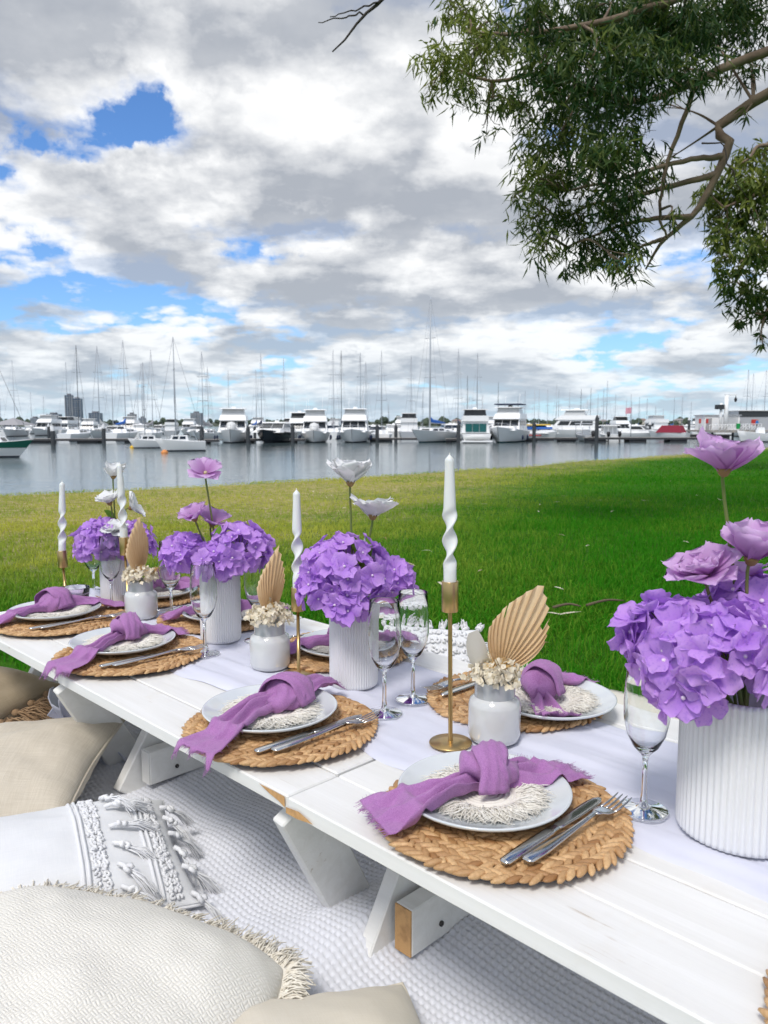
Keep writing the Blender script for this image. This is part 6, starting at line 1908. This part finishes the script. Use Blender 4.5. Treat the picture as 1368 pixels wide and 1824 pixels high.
def gum(label, root, trunk, limbs, clusters, far_clusters, seed, leafm, Lm, Wm, twig_r=.006, dead=()):
    rr = random.Random(seed); t = thing('gum_tree', label, 'tree', root)
    ro = Vector(root)
    mb = MB(); limb(mb, [Vector(p) - ro for p in trunk[0]], trunk[1], trunk[2], 16, 12); mb.build('trunk', m_bark, t)
    nodes = []
    for (pts, r0, r1) in limbs:
        pp = [Vector(p) - ro for p in pts]
        if nodes and r0 < .05:      # side limbs grow out of the limb they touch
            pp[0] = min(nodes, key=lambda q: (q - pp[0]).length).copy()
            while len(pp) > 3 and (pp[1] - pp[0]).dot(pp[2] - pp[1]) < .3 * (pp[1] - pp[0]).length * (pp[2] - pp[1]).length: pp.pop(1)
        mb = MB(); P = limb(mb, pp, r0, r1, 20, 8, .006, rr); nodes += P[3:]
        mb.build('limb', m_bark, t)
    mb = MB()
    for (c, r, n, tb) in clusters:
        cc = Vector(c) - ro
        nd = min(nodes, key=lambda q: (q - cc).length + max(0, (cc.z - q.z)) * .3)
        mid = (nd + cc) / 2 + Vector((rr.uniform(-.1, .1), rr.uniform(-.1, .1), rr.uniform(.0, .15))) * (nd - cc).length
        P = spline([nd, mid, cc], 8); mb.add(*tube(P, [twig_r * (2.0 - 1.5 * i / 7) for i in range(8)], 5, False))
        for k in range(4):
            d = Vector((rr.uniform(-1, 1), rr.uniform(-1, 1), rr.uniform(-1, .4))).normalized() * r * 1.0
            mb.add(*tube(spline([P[5], cc + d * .5 + Vector((0, 0, .1 * r)), cc + d], 5), [twig_r * .6, twig_r * .5, twig_r * .45, twig_r * .35, twig_r * .2], 4, False))
    mb.build('twigs', m_bark, t)['kind'] = 'stuff'
    for pts in dead:
        mb = MB(); limb(mb, [Vector(p) - ro for p in pts[0]], pts[1], pts[2], 12, 6, .012, rr); mb.build('dead_branch', m_barkd, t)
    cl = [((Vector(c) - ro)[:], r, n, tb) for (c, r, n, tb) in clusters]
    fc = [((Vector(c) - ro)[:], r, n, tb) for (c, r, n, tb) in far_clusters]
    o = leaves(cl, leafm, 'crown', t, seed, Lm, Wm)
    o['kind'] = 'stuff'
    if fc:
        o = leaves(fc, leafm, 'crown', t, seed + 1, Lm * 2.2, Wm * 4.0); o['kind'] = 'stuff'
    return t
rr = random.Random(31)
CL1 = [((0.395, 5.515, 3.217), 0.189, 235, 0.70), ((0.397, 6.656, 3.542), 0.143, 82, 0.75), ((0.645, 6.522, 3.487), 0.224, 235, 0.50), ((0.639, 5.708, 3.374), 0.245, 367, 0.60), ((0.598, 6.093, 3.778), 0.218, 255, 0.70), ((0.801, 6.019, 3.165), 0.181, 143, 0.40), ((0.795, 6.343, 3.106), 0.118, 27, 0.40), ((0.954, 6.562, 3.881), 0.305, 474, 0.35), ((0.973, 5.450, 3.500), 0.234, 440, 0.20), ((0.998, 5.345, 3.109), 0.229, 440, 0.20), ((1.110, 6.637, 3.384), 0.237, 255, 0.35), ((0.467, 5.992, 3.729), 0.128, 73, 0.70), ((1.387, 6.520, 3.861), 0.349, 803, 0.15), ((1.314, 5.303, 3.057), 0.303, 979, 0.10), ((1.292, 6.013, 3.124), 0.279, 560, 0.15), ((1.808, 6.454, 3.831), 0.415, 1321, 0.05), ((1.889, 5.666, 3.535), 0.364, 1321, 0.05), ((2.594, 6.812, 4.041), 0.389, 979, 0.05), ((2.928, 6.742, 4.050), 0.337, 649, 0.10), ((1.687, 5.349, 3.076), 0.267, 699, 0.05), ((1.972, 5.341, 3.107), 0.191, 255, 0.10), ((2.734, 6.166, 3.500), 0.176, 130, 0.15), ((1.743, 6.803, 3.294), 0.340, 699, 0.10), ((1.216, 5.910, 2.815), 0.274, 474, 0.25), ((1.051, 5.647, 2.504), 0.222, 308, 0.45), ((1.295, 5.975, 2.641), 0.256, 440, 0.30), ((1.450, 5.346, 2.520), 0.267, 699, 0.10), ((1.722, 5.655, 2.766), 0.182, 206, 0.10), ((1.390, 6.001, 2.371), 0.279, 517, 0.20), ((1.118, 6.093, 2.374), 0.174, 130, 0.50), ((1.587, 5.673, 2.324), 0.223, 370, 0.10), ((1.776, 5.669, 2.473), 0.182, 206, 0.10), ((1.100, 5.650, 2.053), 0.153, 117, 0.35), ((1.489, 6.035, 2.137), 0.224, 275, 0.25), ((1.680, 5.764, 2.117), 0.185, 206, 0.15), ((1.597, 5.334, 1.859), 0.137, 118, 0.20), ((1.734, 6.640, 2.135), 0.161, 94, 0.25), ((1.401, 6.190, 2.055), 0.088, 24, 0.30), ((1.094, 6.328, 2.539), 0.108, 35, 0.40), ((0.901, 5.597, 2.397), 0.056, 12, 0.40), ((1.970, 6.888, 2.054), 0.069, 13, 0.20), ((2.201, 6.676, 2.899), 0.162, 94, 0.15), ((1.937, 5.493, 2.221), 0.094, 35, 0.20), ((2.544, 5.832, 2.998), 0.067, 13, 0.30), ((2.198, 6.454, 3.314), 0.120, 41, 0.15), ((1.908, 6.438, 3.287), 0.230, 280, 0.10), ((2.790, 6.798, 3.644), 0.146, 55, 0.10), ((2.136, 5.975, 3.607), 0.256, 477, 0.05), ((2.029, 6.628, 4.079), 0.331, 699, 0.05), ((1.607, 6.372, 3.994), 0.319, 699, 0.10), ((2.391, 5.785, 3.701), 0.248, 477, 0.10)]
cl1 = []
for (p, r, dens, tb) in CL1: cl1.append((p, r, int(dens), tb))
# the rest of the crown: overhead, to the right and behind the camera, where it shades the picnic
far1 = []
for i in range(210):
    a = rr.random() * 2 * PI; q = math.sqrt(rr.random())
    p = (6.6 + 4.6 * q * math.cos(a), 3.2 + 5.2 * q * math.sin(a), 5.6 + rr.uniform(-.9, 2.4) - .6 * q)
    # nothing of it hangs into the camera's field
    el_ = math.degrees(math.atan2(p[2] - CAMZ, max(.1, p[1]))) if p[1] > 0 else 90
    if p[1] > 0 and el_ < 34 and abs(p[0]) < .62 * p[1] + .9: continue
    far1.append((p, rr.uniform(.45, .85), 85, rr.uniform(.2, .6)))
tr1 = ((6.4, 3.0, -.05), (6.3, 3.1, 1.5), (6.0, 3.3, 3.0), (5.6, 3.6, 4.2))
gum('gum tree whose leafy boughs hang into the upper right', (6.4, 3.0, 0), (tr1, .36, .20),
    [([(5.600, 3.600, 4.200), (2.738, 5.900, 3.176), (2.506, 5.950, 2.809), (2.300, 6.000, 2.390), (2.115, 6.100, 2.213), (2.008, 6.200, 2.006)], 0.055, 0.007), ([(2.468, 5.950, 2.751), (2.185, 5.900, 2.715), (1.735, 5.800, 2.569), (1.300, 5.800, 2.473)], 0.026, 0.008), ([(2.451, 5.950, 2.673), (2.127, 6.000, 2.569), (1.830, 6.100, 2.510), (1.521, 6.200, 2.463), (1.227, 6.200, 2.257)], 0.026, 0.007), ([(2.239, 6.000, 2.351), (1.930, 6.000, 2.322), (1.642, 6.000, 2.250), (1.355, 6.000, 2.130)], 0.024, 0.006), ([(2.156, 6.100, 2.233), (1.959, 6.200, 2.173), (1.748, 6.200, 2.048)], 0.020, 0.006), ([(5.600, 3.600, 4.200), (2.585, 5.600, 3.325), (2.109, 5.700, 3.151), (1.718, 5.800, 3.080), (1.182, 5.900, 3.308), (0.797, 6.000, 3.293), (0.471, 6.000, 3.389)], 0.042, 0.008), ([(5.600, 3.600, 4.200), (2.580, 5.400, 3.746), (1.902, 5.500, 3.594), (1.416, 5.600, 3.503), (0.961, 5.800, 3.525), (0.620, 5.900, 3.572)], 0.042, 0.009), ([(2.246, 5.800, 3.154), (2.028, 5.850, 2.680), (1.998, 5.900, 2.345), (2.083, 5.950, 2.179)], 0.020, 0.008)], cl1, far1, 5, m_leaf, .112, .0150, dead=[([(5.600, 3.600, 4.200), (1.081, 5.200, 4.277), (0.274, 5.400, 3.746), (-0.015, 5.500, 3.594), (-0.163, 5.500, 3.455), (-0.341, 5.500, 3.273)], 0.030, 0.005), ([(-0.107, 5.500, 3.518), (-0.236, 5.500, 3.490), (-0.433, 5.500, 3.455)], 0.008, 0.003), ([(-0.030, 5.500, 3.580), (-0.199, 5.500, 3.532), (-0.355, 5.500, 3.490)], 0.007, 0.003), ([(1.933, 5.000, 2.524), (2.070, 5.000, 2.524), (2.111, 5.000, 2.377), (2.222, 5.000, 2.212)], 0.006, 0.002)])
CL2 = [((5.704, 13.499, 4.934), 0.463, 304, 0.50), ((6.382, 14.000, 5.363), 0.400, 190, 0.60), ((5.720, 13.939, 4.607), 0.398, 211, 0.55), ((6.039, 13.359, 4.361), 0.573, 570, 0.40), ((5.753, 13.501, 3.948), 0.434, 294, 0.45), ((5.799, 12.559, 3.477), 0.449, 396, 0.30), ((5.617, 12.913, 3.290), 0.314, 152, 0.25), ((5.654, 13.856, 4.262), 0.238, 60, 0.50), ((5.948, 13.204, 2.943), 0.358, 209, 0.20), ((5.487, 12.794, 3.051), 0.164, 34, 0.25), ((6.330, 13.433, 2.659), 0.269, 103, 0.20), ((6.047, 13.695, 2.601), 0.157, 33, 0.15), ((6.369, 13.647, 2.407), 0.088, 12, 0.20), ((6.216, 13.137, 2.149), 0.066, 12, 0.20), ((5.264, 13.246, 4.595), 0.189, 36, 0.55), ((6.395, 13.364, 4.628), 0.573, 475, 0.40), ((6.756, 13.823, 3.930), 0.592, 475, 0.30), ((6.541, 13.386, 3.018), 0.430, 267, 0.20), ((5.535, 13.169, 3.562), 0.226, 60, 0.50), ((6.055, 13.332, 4.707), 0.381, 211, 0.60)]
far2 = []
for i in range(90):
    p = (11.2 + rr.gauss(0, 2.0), 14.5 + rr.gauss(0, 1.8), 5.6 + rr.gauss(0, 1.4))
    if p[0] < .50 * p[1] + 1.3: continue
    far2.append((p, rr.uniform(.6, 1.0), 90, rr.uniform(.2, .6)))
gum('second gum tree with broader foliage at the right edge', (10.6, 14.2, 0), (((10.6, 14.2, -.05), (10.4, 14.2, 1.6), (10.1, 14.0, 3.2), (9.6, 13.8, 4.8)), .34, .12),
    [([(9.600, 13.800, 4.800), (6.690, 13.600, 4.785), (6.048, 13.400, 4.550), (5.554, 13.300, 4.345)], 0.100, 0.020), ([(9.600, 13.800, 4.800), (6.686, 13.500, 3.948), (6.049, 13.300, 3.634), (5.751, 13.200, 3.167)], 0.080, 0.020), ([(9.600, 13.800, 4.800), (6.832, 13.500, 3.037), (6.333, 13.300, 2.641), (6.212, 13.200, 2.265)], 0.050, 0.010), ([(9.600, 13.800, 4.800), (6.562, 13.600, 5.411), (5.927, 13.400, 5.124)], 0.060, 0.020)], [(p, r, int(n), tb) for (p, r, n, tb) in CL2], far2, 9, m_leaf2, .20, .042, twig_r=.010)
